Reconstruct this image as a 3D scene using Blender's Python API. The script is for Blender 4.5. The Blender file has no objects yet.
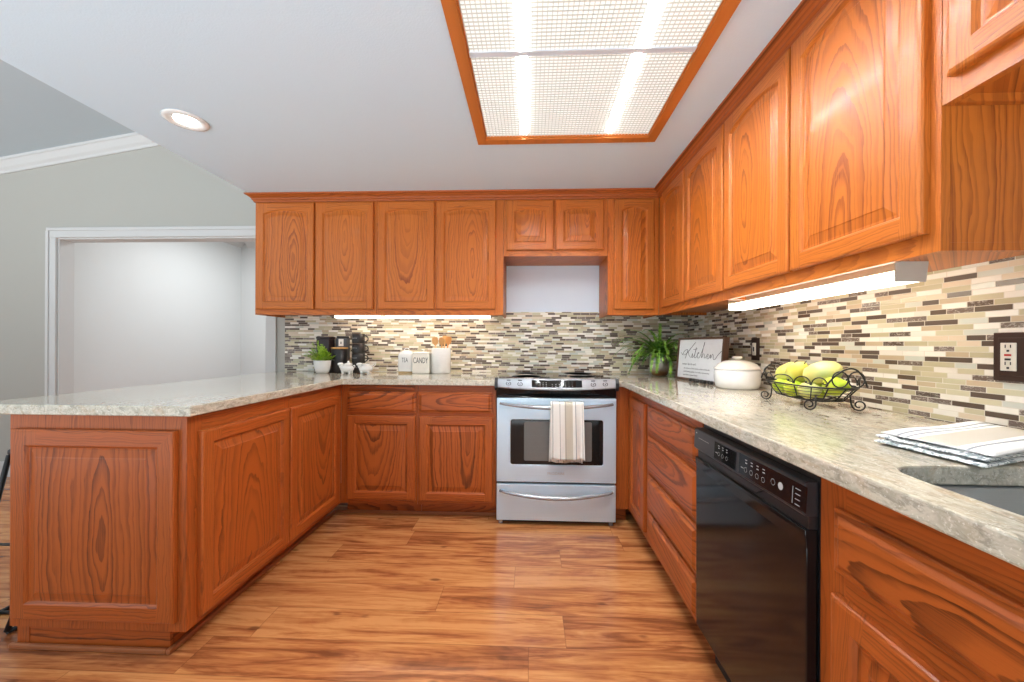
import bpy, bmesh, math, random
from mathutils import Vector, Matrix
from mathutils.geometry import tessellate_polygon
PI = math.pi
S = bpy.context.scene
COL = S.collection
random.seed(7)

# ------------------------------------------------------------ camera, world, exposure
cam_d = bpy.data.cameras.new('camera'); cam = bpy.data.objects.new('camera', cam_d); COL.objects.link(cam)
cam.location = (-0.1611, -3.0577, 1.1367)
cam.matrix_world = Matrix.Translation(cam.location) @ Matrix.Rotation(0.0397, 4, 'Z') @ Matrix.Rotation(PI/2, 4, 'X') @ Matrix.Rotation(0.0045, 4, 'Z')
cam_d.sensor_width = 36; cam_d.lens = 381.385/1024*36
cam_d.shift_x = -(515.29-512)/1024; cam_d.shift_y = (344.62-341)/1024
cam_d.clip_start = 0.02
S.camera = cam
S.view_settings.view_transform = 'Standard'; S.view_settings.look = 'None'
S.view_settings.exposure = 1.22; S.view_settings.gamma = 1; S.view_settings.use_curve_mapping = False
W = bpy.data.worlds.new('daylight_with_lower_fill'); S.world = W; W.use_nodes = True
bg = W.node_tree.nodes['Background']; wt = W.node_tree
_tc = wt.nodes.new('ShaderNodeTexCoord'); _sp = wt.nodes.new('ShaderNodeSeparateXYZ'); wt.links.new(_tc.outputs['Generated'], _sp.inputs[0])
_mr = wt.nodes.new('ShaderNodeMapRange'); _mr.interpolation_type = 'SMOOTHSTEP'; wt.links.new(_sp.outputs[2], _mr.inputs[0])
_mr.inputs[1].default_value = -.45; _mr.inputs[2].default_value = .05; _mr.inputs[3].default_value = 1.95; _mr.inputs[4].default_value = 0.35   # added glow below the horizon to light the ceiling, sky above
wt.links.new(_mr.outputs[0], bg.inputs[1]); bg.inputs[0].default_value = (0.88, 0.95, 1.0, 1)

def area_lamp(name, loc, rot, sx, sy, power, col):
    l = bpy.data.lights.new(name, 'AREA'); l.shape = 'RECTANGLE'; l.size = sx; l.size_y = sy; l.energy = power; l.color = col
    o = bpy.data.objects.new(name, l); COL.objects.link(o); o.location = loc; o.rotation_euler = rot
    return o
area_lamp('hall_fill', (-3.2, 1.2, 2.5), (0, 0, 0), 0.9, 0.9, 11, (.95, 0.98, 1))  # unseen area light, added to brighten the hall
area_lamp('dining_fill', (-4.2, -2.4, 2.7), (0, 0, 0), 1.0, 1.0, 6, (.95, 0.98, 1))  # added out of view as extra light on the dining side

# ------------------------------------------------------------ materials
def lin(c):
    c = c/255
    return c/12.92 if c <= .04045 else ((c+.055)/1.055)**2.4
def rgb(r, g, b): return (lin(r), lin(g), lin(b), 1)

class NT:
    def __init__(s, name):
        s.m = bpy.data.materials.new(name); s.m.use_nodes = True; s.t = s.m.node_tree
        s.b = s.t.nodes['Principled BSDF']
    def n(s, typ, **kw):
        nd = s.t.nodes.new(typ)
        for k, v in kw.items():
            if k[0] == 'i' and k[1:].isdigit():
                nd.inputs[int(k[1:])].default_value = v
            else: setattr(nd, k, v)
        return nd
    def l(s, a, b): s.t.links.new(a, b)
    def inp(s, sock, v):
        if isinstance(v, bpy.types.NodeSocket): s.l(v, sock)
        else: sock.default_value = v
    def math(s, op, a, b=None, c=None, clamp=False):
        nd = s.n('ShaderNodeMath', operation=op, use_clamp=clamp)
        s.inp(nd.inputs[0], a)
        if b is not None: s.inp(nd.inputs[1], b)
        if c is not None: s.inp(nd.inputs[2], c)
        return nd.outputs[0]
    def comb(s, x, y, z):
        nd = s.n('ShaderNodeCombineXYZ'); s.inp(nd.inputs[0], x); s.inp(nd.inputs[1], y); s.inp(nd.inputs[2], z)
        return nd.outputs[0]
    def obj(s):
        tc = s.n('ShaderNodeTexCoord'); sp = s.n('ShaderNodeSeparateXYZ'); s.l(tc.outputs['Object'], sp.inputs[0])
        return tc.outputs['Object'], sp.outputs[0], sp.outputs[1], sp.outputs[2]
    def noise(s, vec, scale, detail=2, rough=.5, dist=0, typ='3D'):
        nd = s.n('ShaderNodeTexNoise', noise_dimensions=typ)
        s.l(vec, nd.inputs['Vector']); nd.inputs['Scale'].default_value = scale
        nd.inputs['Detail'].default_value = detail; nd.inputs['Roughness'].default_value = rough; nd.inputs['Distortion'].default_value = dist
        return nd.outputs[0]
    def smooth(s, v, a, b):
        nd = s.n('ShaderNodeMapRange', interpolation_type='SMOOTHSTEP'); s.inp(nd.inputs[0], v)
        nd.inputs[1].default_value = a; nd.inputs[2].default_value = b
        return nd.outputs[0]
    def mix(s, f, a, b):
        nd = s.n('ShaderNodeMix', data_type='RGBA'); s.inp(nd.inputs[0], f); s.inp(nd.inputs[6], a); s.inp(nd.inputs[7], b)
        return nd.outputs[2]
    def ramp(s, f, stops, const=False):
        nd = s.n('ShaderNodeValToRGB'); s.inp(nd.inputs[0], f); cr = nd.color_ramp
        if const: cr.interpolation = 'CONSTANT'
        while len(cr.elements) < len(stops): cr.elements.new(.5)
        for e, (p, c) in zip(cr.elements, stops): e.position = p; e.color = c
        return nd.outputs[0]
    def bump(s, h, strength=.2, dist=.002):
        nd = s.n('ShaderNodeBump'); nd.inputs['Strength'].default_value = strength; nd.inputs['Distance'].default_value = dist
        s.l(h, nd.inputs['Height']); s.l(nd.outputs[0], s.b.inputs['Normal'])
    def set(s, **kw):
        names = dict(col='Base Color', rough='Roughness', metal='Metallic', coat='Coat Weight', coatr='Coat Roughness', em='Emission Color', es='Emission Strength', sss='Subsurface Weight', spec='Specular IOR Level', trans='Transmission Weight', alpha='Alpha')
        for k, v in kw.items(): s.inp(s.b.inputs[names[k]], v)
        return s.m

def plain(name, col, rough=.5, metal=0, **kw):
    """plain surface with a faint procedural mottling of its own colour"""
    t = NT(name); o, x, y, z = t.obj()
    f = t.noise(o, 35, 3)
    c2 = tuple(min(1, v*1.07+.003) for v in col[:3])+(1,); c1 = tuple(v*.95 for v in col[:3])+(1,)
    return t.set(col=t.mix(f, c1, c2), rough=rough, metal=metal, **kw)

def oak(name, along, seed=0., k=.2, freq=95., light=(206, 124, 62), dark=(128, 62, 28), ringamt=.8, rough=.4):
    t = NT(name); o, x, y, z = t.obj()
    if along == 'z': a, l = t.math('ADD', x, t.math('MULTIPLY', y, .93)), z
    else: a, l = z, x
    oi = t.n('ShaderNodeObjectInfo'); r = oi.outputs['Random']
    r2 = t.math('FRACT', t.math('MULTIPLY', r, 17.31+seed)); r3 = t.math('FRACT', t.math('MULTIPLY', r, 71.7+seed))
    aoff = t.math('ADD', a, t.math('MULTIPLY', t.math('SUBTRACT', r2, .5), .17))
    loff = t.math('ADD', l, t.math('MULTIPLY', t.math('SUBTRACT', r3, .5), 1.1))
    vec = t.comb(t.math('MULTIPLY', a, 9), t.math('MULTIPLY', l, 2.2), t.math('MULTIPLY', r, 50))
    warp = t.math('MULTIPLY', t.math('SUBTRACT', t.noise(vec, 1.0, 3), .5), .075)
    vecw = t.comb(t.math('MULTIPLY', a, 26), t.math('MULTIPLY', l, 7), t.math('MULTIPLY', r, 30))
    warp2 = t.math('MULTIPLY', t.math('SUBTRACT', t.noise(vecw, 1.0, 3, .6), .5), .018)
    aa = t.math('ADD', aoff, warp); ll = t.math('MULTIPLY', loff, k)
    rr = t.math('SQRT', t.math('ADD', t.math('ADD', t.math('MULTIPLY', aa, aa), t.math('MULTIPLY', ll, ll)), .00005))
    rr = t.math('ADD', rr, warp2)
    rf = t.math('MULTIPLY', rr, freq)
    uneven = t.math('MULTIPLY', t.noise(t.comb(t.math('MULTIPLY', rf, .55), t.math('MULTIPLY', r, 77), 0), 1.0, 2), 2.6)
    rfu = t.math('ADD', rf, uneven)
    saw = t.math('FRACT', rfu)
    ringid = t.math('FLOOR', rfu)
    wnr = t.n('ShaderNodeTexWhiteNoise', noise_dimensions='1D'); t.l(t.math('ADD', ringid, t.math('MULTIPLY', r, 100)), wnr.inputs['W'])
    band = t.math('MULTIPLY', t.smooth(saw, .3, .92), t.math('SUBTRACT', 1, t.smooth(saw, .93, 1.0)))
    band = t.math('MULTIPLY', band, t.math('ADD', t.math('MULTIPLY', wnr.outputs[0], .7), .4))
    pv = t.comb(t.math('MULTIPLY', a, 480), t.math('MULTIPLY', l, 9), t.math('MULTIPLY', r, 90))
    fib = t.noise(pv, 1.0, 3, .65)
    pore = t.smooth(fib, .5, .7)
    band = t.math('MULTIPLY', band, t.math('ADD', t.math('MULTIPLY', fib, 1.1), .4))
    pm = t.math('MULTIPLY', pore, t.math('ADD', t.math('MULTIPLY', band, .6), .4))
    lowv = t.noise(t.comb(t.math('MULTIPLY', a, 14), t.math('MULTIPLY', l, 1.5), t.math('MULTIPLY', r, 40)), 1.0, 2)
    f = t.math('ADD', t.math('MULTIPLY', band, ringamt), t.math('MULTIPLY', pm, .32), clamp=True)
    L = rgb(*light); D = rgb(*dark)
    L2 = tuple(v*.78 for v in L[:3])+(1,)
    base = t.mix(lowv, L2, tuple(min(1, v*1.1) for v in L[:3])+(1,))
    tint = t.mix(r3, base, tuple(L[i]*(.95, .88, .8)[i] for i in range(3))+(1,))
    c = t.mix(f, tint, D)
    t.bump(t.math('ADD', t.math('MULTIPLY', f, -1), 1), .12, .0006)
    return t.set(col=c, rough=rough, coat=.08, coatr=.12, spec=.35)

UL, UD = (200, 113, 42), (124, 56, 18)
OAK_V = oak('oak_stile', 'z', 1, .05, 120, UL, UD, .45)
OAK_H = oak('oak_rail', 'x', 2, .12, 100, UL, UD, .55)
OAK_P = oak('oak_panel', 'z', 3, .19, 62, UL, UD, .72)
OAK_PH = oak('oak_panel_horizontal', 'x', 4, .13, 70, UL, UD, .6)
OAKS = [OAK_V, OAK_H, OAK_P, OAK_PH]
def oakp(name, light, dark):
    return [oak(name+'_stile', 'z', 1, .05, 120, light, dark, .45), oak(name+'_rail', 'x', 2, .12, 100, light, dark, .55),
            oak(name+'_panel', 'z', 3, .18, 50, light, dark, .75), oak(name+'_drawer', 'x', 4, .16, 55, light, dark, .75)]
BASE = oakp('red_oak', (180, 92, 36), (82, 34, 10))
SHOE = oak('oak_shoe_molding', 'x', 5, .1, 60, (172, 104, 62), (120, 66, 38), .3)
SHOE_Y = SHOE
LIGHTWOOD = oak('light_wood', 'z', 6, .1, 150, (222, 170, 108), (180, 120, 66), .3, .5)
DARKWOOD = oak('dark_walnut', 'z', 7, .1, 120, (104, 78, 62), (58, 40, 32), .5, .5)
LAMPWOOD = oak('oak_light_frame', 'x', 8, .05, 120, (204, 122, 54), (150, 78, 30), .35)

def m_wall(name, c, sc=260, st=.12):
    t = NT(name); o, x, y, z = t.obj()
    n = t.noise(o, sc, 3); n2 = t.noise(o, 1.1, 2)
    t.bump(n, st, .002)
    return t.set(col=t.mix(n2, tuple(v*.97 for v in c[:3])+(1,), c), rough=.75)
WALL = m_wall('greige_wall_paint', rgb(180, 178, 170))
ALC = m_wall('pale_blue_white_wall', rgb(226, 236, 248))
HALL = m_wall('white_wall_paint', rgb(222, 225, 225))
CEIL = m_wall('orange_peel_ceiling_paint', rgb(212, 231, 244), 150, .35)
VAULT = m_wall('vaulted_ceiling_paint', rgb(190, 202, 208))
TRIM = m_wall('white_trim_paint', rgb(208, 208, 206), 40, .02)

def m_tile():
    t = NT('linear_mosaic_tile'); o, x, y, z = t.obj()
    p = .0158
    zz = t.math('DIVIDE', z, p); row = t.math('FLOOR', zz); fz = t.math('FRACT', zz)
    wn = t.n('ShaderNodeTexWhiteNoise', noise_dimensions='1D'); t.l(row, wn.inputs['W'])
    u = t.math('ADD', t.math('MULTIPLY', x, 14.5), t.math('MULTIPLY', wn.outputs[0], 400))
    v1 = t.n('ShaderNodeTexVoronoi', voronoi_dimensions='1D', feature='F1'); t.l(u, v1.inputs['W']); v1.inputs['Scale'].default_value = 1; v1.inputs['Randomness'].default_value = .85
    v2 = t.n('ShaderNodeTexVoronoi', voronoi_dimensions='1D', feature='DISTANCE_TO_EDGE'); t.l(u, v2.inputs['W']); v2.inputs['Scale'].default_value = 1; v2.inputs['Randomness'].default_value = .85
    sp = t.n('ShaderNodeSeparateColor'); t.l(v1.outputs['Color'], sp.inputs[0])
    c = t.ramp(sp.outputs[0], [(0, rgb(92, 76, 64)), (.15, rgb(116, 100, 90)), (.25, rgb(198, 178, 148)), (.34, rgb(208, 199, 166)), (.46, rgb(196, 186, 152)),
                               (.6, rgb(246, 240, 228)), (.84, rgb(222, 204, 178)), (.93, rgb(212, 214, 202))], True)
    stone = t.math('MULTIPLY', t.math('GREATER_THAN', sp.outputs[0], .15), t.math('LESS_THAN', sp.outputs[0], .25))
    mar = t.smooth(t.noise(t.comb(t.math('MULTIPLY', x, .5), y, z), 130, 4, .7, 1.8), .5, .62)
    c = t.mix(t.math('MULTIPLY', stone, t.math('MULTIPLY', mar, .75)), c, rgb(196, 186, 176))
    c = t.mix(t.math('MULTIPLY', t.math('SUBTRACT', sp.outputs[1], .5), .25, clamp=True), c, rgb(150, 140, 120))
    ga = t.math('MINIMUM', fz, t.math('SUBTRACT', 1, fz))
    gh = t.smooth(ga, .03, .075); gv = t.smooth(v2.outputs['Distance'], .008, .022)
    g = t.math('MULTIPLY', gh, gv)
    c = t.mix(g, rgb(222, 214, 198), c)
    rgh = t.math('ADD', t.math('MULTIPLY', t.math('GREATER_THAN', sp.outputs[1], .5), -.22), .42)
    rgh = t.math('ADD', t.math('MULTIPLY', t.math('SUBTRACT', 1, g), .4), rgh)
    t.bump(g, .35, .0015)
    return t.set(col=c, rough=rgh)
TILE = m_tile()

def m_floor():
    t = NT('laminate_oak_planks'); o, x, y, z = t.obj()
    p = .172
    yy = t.math('DIVIDE', t.math('ADD', y, 1.107+p*40), p); row = t.math('FLOOR', yy); fy = t.math('FRACT', yy)
    wn = t.n('ShaderNodeTexWhiteNoise', noise_dimensions='1D'); t.l(row, wn.inputs['W'])
    xx = t.math('ADD', t.math('DIVIDE', x, 1.22), t.math('MULTIPLY', wn.outputs[0], 13.7)); colm = t.math('FLOOR', xx); fx = t.math('FRACT', xx)
    wn2 = t.n('ShaderNodeTexWhiteNoise', noise_dimensions='2D'); t.l(t.comb(row, colm, 0), wn2.inputs['Vector'])
    sp = t.n('ShaderNodeSeparateColor'); t.l(wn2.outputs['Color'], sp.inputs[0]); R, G, Bb = sp.outputs
    X = t.math('ADD', x, t.math('MULTIPLY', R, 31)); 
    c1 = t.noise(t.comb(t.math('MULTIPLY', X, 1.5), t.math('MULTIPLY', y, 14), t.math('MULTIPLY', G, 20)), 1.0, 4, .6, 1.6)
    c2 = t.noise(t.comb(t.math('MULTIPLY', X, 3.5), t.math('MULTIPLY', y, 55), t.math('MULTIPLY', G, 20)), 1.0, 4, .65, .6)
    fib = t.noise(t.comb(t.math('MULTIPLY', X, 9), t.math('MULTIPLY', y, 330), 0), 1.0, 3, .6)
    # cathedral figure, faint
    aa = t.math('ADD', t.math('SUBTRACT', fy, t.math('ADD', .3, t.math('MULTIPLY', G, .4))), t.math('MULTIPLY', t.math('SUBTRACT', c1, .5), .5))
    cx = t.math('MULTIPLY', t.math('SUBTRACT', fx, R), 1.5)
    rr = t.math('SQRT', t.math('ADD', t.math('MULTIPLY', aa, aa), t.math('MULTIPLY', cx, cx)))
    saw = t.math('FRACT', t.math('MULTIPLY', rr, 15))
    band = t.math('MULTIPLY', t.smooth(saw, .2, .9), t.math('SUBTRACT', 1, t.smooth(saw, .92, 1)))
    tone = t.math('ADD', t.math('ADD', t.math('MULTIPLY', c1, .7), t.math('MULTIPLY', c2, .3)), t.math('MULTIPLY', t.math('SUBTRACT', R, .5), .12))
    tone = t.math('ADD', tone, t.math('MULTIPLY', t.math('SUBTRACT', fib, .5), .12))
    tone = t.math('SUBTRACT', tone, t.math('MULTIPLY', band, .012))
    c = t.ramp(tone, [(.34, rgb(128, 72, 42)), (.42, rgb(158, 92, 52)), (.5, rgb(188, 118, 68)), (.6, rgb(210, 144, 88))])
    kn = t.n('ShaderNodeTexVoronoi', feature='F1'); t.l(t.comb(t.math('MULTIPLY', x, 3.2), t.math('MULTIPLY', y, 7), 0), kn.inputs['Vector']); kn.inputs['Scale'].default_value = 1
    knot = t.math('SUBTRACT', 1, t.smooth(t.math('ADD', kn.outputs['Distance'], t.math('MULTIPLY', t.math('SUBTRACT', c2, .5), .2)), .02, .1))
    c = t.mix(t.math('MULTIPLY', knot, .7), c, rgb(96, 54, 34))
    ey = t.math('MINIMUM', fy, t.math('SUBTRACT', 1, fy)); ex = t.math('MINIMUM', fx, t.math('SUBTRACT', 1, fx))
    g = t.math('MULTIPLY', t.smooth(ey, .004, .016), t.smooth(ex, .0006, .002))
    c = t.mix(g, t.mix(.4, c, rgb(96, 54, 32)), c)
    t.bump(g, .15, .0006)
    return t.set(col=c, rough=t.math('ADD', t.math('MULTIPLY', fib, .06), .2), coat=.1)
FLOOR = m_floor()

def m_quartz():
    t = NT('speckled_quartz'); o, x, y, z = t.obj()
    st = t.comb(x, y, t.math('MULTIPLY', z, 1.0))
    sx = t.comb(t.math('MULTIPLY', x, 1), t.math('MULTIPLY', y, .4), z)
    n1 = t.smooth(t.noise(sx, 60, 4, .7, .8), .4, .62)
    n2 = t.smooth(t.noise(sx, 48, 4, .7, 1.2), .52, .64)
    n3 = t.smooth(t.noise(sx, 22, 3, .6, .8), .52, .68)
    n4 = t.smooth(t.noise(st, 210, 2, .5, .3), .6, .7)
    c = t.mix(n1, rgb(207, 200, 182), rgb(181, 174, 155))
    c = t.mix(t.math('MULTIPLY', n3, .35), c, rgb(184, 150, 108))
    c = t.mix(t.math('MULTIPLY', n2, .62), c, rgb(140, 134, 120))
    c = t.mix(t.math('MULTIPLY', n4, .45), c, rgb(250, 246, 236))
    return t.set(col=c, rough=.1, coat=.3, coatr=.03)
QUARTZ = m_quartz()

def m_steel(name, c=(196, 196, 196), r=.27):
    t = NT(name); o, x, y, z = t.obj()
    n = t.noise(t.comb(t.math('MULTIPLY', x, 3), t.math('MULTIPLY', y, 3), t.math('MULTIPLY', z, 400)), 1.0, 2)
    t.bump(n, .03, .0005)
    return t.set(col=t.mix(n, rgb(*[int(v*.96) for v in c]), rgb(*c)), rough=t.math('ADD', t.math('MULTIPLY', n, .08), r), metal=.55)
STEEL = m_steel('brushed_stainless_steel', (216, 238, 254), .36)
STEEL_D = m_steel('dark_polished_handle_steel', (176, 178, 182), .18)
SINKM = m_steel('sink_stainless_steel', (160, 164, 166), .35)
BLACK_G = plain('black_gloss_enamel', rgb(14, 15, 17), .1, spec=.3)
BLACK_S = plain('black_satin_plastic', rgb(34, 34, 36), .35)
DW_PANEL = plain('charcoal_control_plastic', rgb(46, 47, 50), .3)
GLASS_B = plain('black_ceramic_glass', rgb(12, 12, 13), .05)
OVENWIN = plain('dark_oven_glass', rgb(20, 20, 20), .06)
OVENIN = plain('grey_oven_liner', rgb(108, 106, 102), .35)
MARK = plain('white_printed_marks', rgb(190, 190, 188), .6)
INK = plain('dark_ink', rgb(60, 60, 60), .7)
IRON = plain('black_wrought_iron', rgb(26, 24, 23), .38)
WHITE_C = plain('white_glazed_ceramic', rgb(232, 231, 228), .18, coat=.3)
CREAM_C = plain('cream_glazed_ceramic', rgb(236, 230, 218), .16, coat=.4)
BLACK_C = plain('matte_black_ceramic', rgb(36, 34, 34), .35)
BROWN_C = plain('dark_plum_tin', rgb(44, 30, 34), .45)
BRONZE = plain('dark_bronze_metal', rgb(66, 48, 42), .35, .4)
PLASTIC = plain('ivory_plastic', rgb(228, 224, 212), .35)
RED_P = plain('red_button_plastic', rgb(190, 50, 40), .4)
SIGNW = plain('white_sign_board', rgb(222, 223, 224), .6)
FIXT = plain('cream_fixture_metal', rgb(222, 208, 176), .4)
FIXG = plain('grey_fixture_end', rgb(198, 194, 184), .45)
BARM = plain('cool_grey_bar', rgb(215, 222, 230), .5)
GRIDM = plain('white_louver_plastic', rgb(205, 204, 196), .5)
def emit(name, c, s):
    t = NT(name); o, x, y, z = t.obj()
    n = t.noise(o, 3, 1)
    return t.set(col=(.8, .8, .8, 1), rough=.5, em=t.mix(n, c, tuple(min(1, v*1.02) for v in c[:3])+(1,)), es=s)
def m_diffuser():
    t = NT('glowing_fluorescent_diffuser'); o, x, y, z = t.obj()
    n = t.noise(o, 2, 1)
    return t.set(col=(.6, .6, .58, 1), rough=.5, em=(1, .985, .94, 1), es=t.math('ADD', t.math('MULTIPLY', n, .04), .30))
GLOW = m_diffuser()
GLOW_T = emit('glowing_fluorescent_tube', (.93, .97, 1, 1), 112)
GLOW_R = emit('glowing_recessed_lens', (1, .97, .92, 1), 9)
GLOW_U = emit('glowing_warm_tube_lens', (1, .87, .70, 1), 3.4)
def m_leaf(name, a, b):
    t = NT(name); o, x, y, z = t.obj()
    n = t.noise(o, 28, 3)
    return t.set(col=t.mix(t.smooth(n, .3, .7), rgb(*a), rgb(*b)), rough=.45, sss=0)
LEAF1 = m_leaf('bright_green_leaf', (92, 140, 18), (176, 208, 60))
LEAF2 = m_leaf('fern_green_leaf', (48, 100, 30), (150, 190, 74))
LEAFD = m_leaf('soil_moss', (60, 50, 30), (80, 90, 40))
def m_fruit(name, a, b, c):
    t = NT(name); o, x, y, z = t.obj()
    n = t.smooth(t.noise(o, 14, 3), .35, .65); n2 = t.smooth(t.noise(o, 60, 3), .6, .75)
    oi = t.n('ShaderNodeObjectInfo')
    cc = t.mix(n, rgb(*a), rgb(*b)); cc = t.mix(t.math('MULTIPLY', n2, .25), cc, rgb(*c))
    return t.set(col=cc, rough=.32, coat=.2)
PEAR_G = m_fruit('green_fruit_skin', (158, 190, 26), (206, 216, 60), (120, 140, 30))
PEAR_Y = m_fruit('yellow_fruit_skin', (222, 206, 88), (214, 214, 110), (200, 150, 70))
PEAR_P = m_fruit('pale_green_fruit_skin', (196, 206, 128), (226, 214, 128), (170, 180, 90))
def m_stripe(name, base, bands):
    t = NT(name); o, x, y, z = t.obj()
    uv = t.n('ShaderNodeUVMap'); sp = t.n('ShaderNodeSeparateXYZ'); t.l(uv.outputs[0], sp.inputs[0]); u = sp.outputs[0]
    c = base
    for a, b, col in bands:
        f = t.math('MULTIPLY', t.math('GREATER_THAN', u, a), t.math('LESS_THAN', u, b))
        c = t.mix(f, c, col)
    w = t.noise(o, 700, 2); t.bump(w, .4, .0008)
    return t.set(col=c, rough=.9)
TOWEL1 = m_stripe('ivory_towel_with_taupe_stripes', rgb(232, 229, 222),
    [(.05, .075, rgb(150, 148, 144)), (.27, .285, rgb(140, 140, 138)), (.42, .66, rgb(198, 190, 172)), (.44, .46, rgb(160, 156, 146)), (.74, .76, rgb(140, 140, 138)), (.94, .96, rgb(190, 186, 178))])
TOWEL2 = m_stripe('white_towel_with_grey_and_tan_stripes', rgb(240, 239, 236),
    [(.16, .19, rgb(158, 164, 164)), (.25, .28, rgb(158, 164, 164)), (.36, .72, rgb(208, 200, 184)), (.79, .815, rgb(158, 164, 164))])
TOWEL_P = m_wall('blue_grey_patterned_towel_edge', rgb(238, 238, 236), 90, .3)
def m_pattern():
    t = NT('white_cloth_with_slate_print'); o, x, y, z = t.obj()
    n = t.smooth(t.noise(o, 75, 3, .6, 1.0), .5, .56)
    return t.set(col=t.mix(t.math('MULTIPLY', n, .8), rgb(240, 240, 238), rgb(112, 126, 132)), rough=.9)
TOWEL_P = m_pattern()
def m_potmetal():
    t = NT('silver_bronze_glaze'); o, x, y, z = t.obj()
    f = t.smooth(t.math('ADD', z, t.math('MULTIPLY', t.noise(o, 30, 2), .03)), .035, .08)
    return t.set(col=t.mix(f, rgb(168, 120, 78), rgb(206, 204, 200)), rough=.22, metal=.75)
POTM = m_potmetal()

# ------------------------------------------------------------ mesh helpers
class B:
    def __init__(s): s.m = bmesh.new()
    def quad(s, pts, mi=0):
        f = s.m.faces.new([s.m.verts.new(p) for p in pts]); f.material_index = mi; return f
    def box(s, x0, x1, y0, y1, z0, z1, mi=0, bev=0):
        x0, x1 = min(x0, x1), max(x0, x1); y0, y1 = min(y0, y1), max(y0, y1); z0, z1 = min(z0, z1), max(z0, z1)
        v = [s.m.verts.new((x, y, z)) for x in (x0, x1) for y in (y0, y1) for z in (z0, z1)]
        fs = []
        for q in ((0, 1, 3, 2), (4, 6, 7, 5), (0, 4, 5, 1), (2, 3, 7, 6), (0, 2, 6, 4), (1, 5, 7, 3)):
            f = s.m.faces.new([v[i] for i in q]); f.material_index = mi; fs.append(f)
        if bev:
            es = list({e for f in fs for e in f.edges})
            r = bmesh.ops.bevel(s.m, geom=es, offset=bev, segments=2, affect='EDGES', profile=.5)
            for f in r['faces']: f.material_index = mi
        return s
    def prism(s, poly, h0, h1, axis='z', mi=0, holes=()):
        """extrude 2D polygon along axis; poly coords are the other two axes in order"""
        def P(a, b, h):
            return {'z': (a, b, h), 'y': (a, h, b), 'x': (h, a, b)}[axis]
        loops = [list(poly)]+[list(h) for h in holes]
        flat = [p for lp in loops for p in lp]
        tri = tessellate_polygon([[Vector((p[0], p[1], 0)) for p in lp] for lp in loops])
        lo = [s.m.verts.new(P(p[0], p[1], h0)) for p in flat]; hi = [s.m.verts.new(P(p[0], p[1], h1)) for p in flat]
        for t in tri:
            for L in (lo, hi):
                try: f = s.m.faces.new([L[i] for i in t]); f.material_index = mi
                except ValueError: pass
        k = 0
        for lp in loops:
            n = len(lp)
            for i in range(n):
                j = (i+1) % n
                f = s.m.faces.new([lo[k+i], lo[k+j], hi[k+j], hi[k+i]]); f.material_index = mi
            k += n
        return s
    def lathe(s, prof, cx=0, cy=0, cz=0, n=32, mi=0, sx=1, sy=1, cap=True):
        rings = []
        for r, z in prof:
            rings.append([s.m.verts.new((cx+r*sx*math.cos(2*PI*i/n), cy+r*sy*math.sin(2*PI*i/n), cz+z)) for i in range(n)])
        for a, b in zip(rings, rings[1:]):
            for i in range(n):
                f = s.m.faces.new([a[i], a[(i+1) % n], b[(i+1) % n], b[i]]); f.material_index = mi; f.smooth = True
        if cap:
            for rg in (rings[0], rings[-1]):
                f = s.m.faces.new(rg); f.material_index = mi
        return s
    def tube(s, path, r, n=8, mi=0, closed=False, smooth=True):
        P = [Vector(p) for p in path]; N = len(P); rings = []
        rs = r if isinstance(r, (list, tuple)) else [r]*N
        up = None
        for i in range(N):
            if closed: t = P[(i+1) % N]-P[i-1]
            else: t = P[min(i+1, N-1)]-P[max(i-1, 0)]
            if t.length < 1e-9: t = Vector((0, 0, 1))
            t.normalize()
            if up is None:
                up = Vector((0, 0, 1)) if abs(t.z) < .9 else Vector((1, 0, 0))
            u = (up-t*up.dot(t))
            if u.length < 1e-6: u = t.orthogonal()
            u.normalize(); w = t.cross(u); up = u
            rings.append([s.m.verts.new(P[i]+(u*math.cos(2*PI*k/n)+w*math.sin(2*PI*k/n))*rs[i]) for k in range(n)])
        rg = list(zip(rings, rings[1:]))
        if closed: rg.append((rings[-1], rings[0]))
        for a, b in rg:
            for k in range(n):
                f = s.m.faces.new([a[k], a[(k+1) % n], b[(k+1) % n], b[k]]); f.material_index = mi; f.smooth = smooth
        if not closed:
            for q in (rings[0], rings[-1]):
                f = s.m.faces.new(q); f.material_index = mi
        return s
    def ball(s, c, r, mi=0, sx=1, sy=1, sz=1, u=20, v=12):
        prof = [(max(1e-4, r*math.sin(PI*i/v)), -r*sz*math.cos(PI*i/v)) for i in range(v+1)]
        return s.lathe(prof, c[0], c[1], c[2], u, mi, sx, sy, True)

def fin(bm, recalc=True):
    bmesh.ops.remove_doubles(bm, verts=bm.verts, dist=1e-5)
    if recalc: bmesh.ops.recalc_face_normals(bm, faces=bm.faces)
def obj(name, b, mats, parent=None, loc=(0, 0, 0), rotz=0, label=None, recalc=True):
    if isinstance(b, B): fin(b.m, recalc); me = bpy.data.meshes.new(name); b.m.to_mesh(me); b.m.free()
    else: me = b
    if not isinstance(mats, (list, tuple)): mats = [mats]
    for m in mats: me.materials.append(m)
    o = bpy.data.objects.new(name, me); COL.objects.link(o); o.location = loc; o.rotation_euler = (0, 0, rotz)
    if parent: o.parent = parent
    if label: o['label'] = label
    return o
def tag(o, label, cat, group=None, kind=None):
    o['label'] = label; o['category'] = cat
    if group: o['group'] = group
    if kind: o['kind'] = kind
    return o
def thing(name, label, cat, loc=(0, 0, 0), rotz=0, group=None):
    o = bpy.data.objects.new(name, None); COL.objects.link(o); o.location = loc; o.rotation_euler = (0, 0, rotz)
    o.empty_display_size = .05
    return tag(o, label, cat, group)
def struct(name, b, mats, **k):
    o = obj(name, b, mats, **k); o['kind'] = 'structure'; return o
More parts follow.
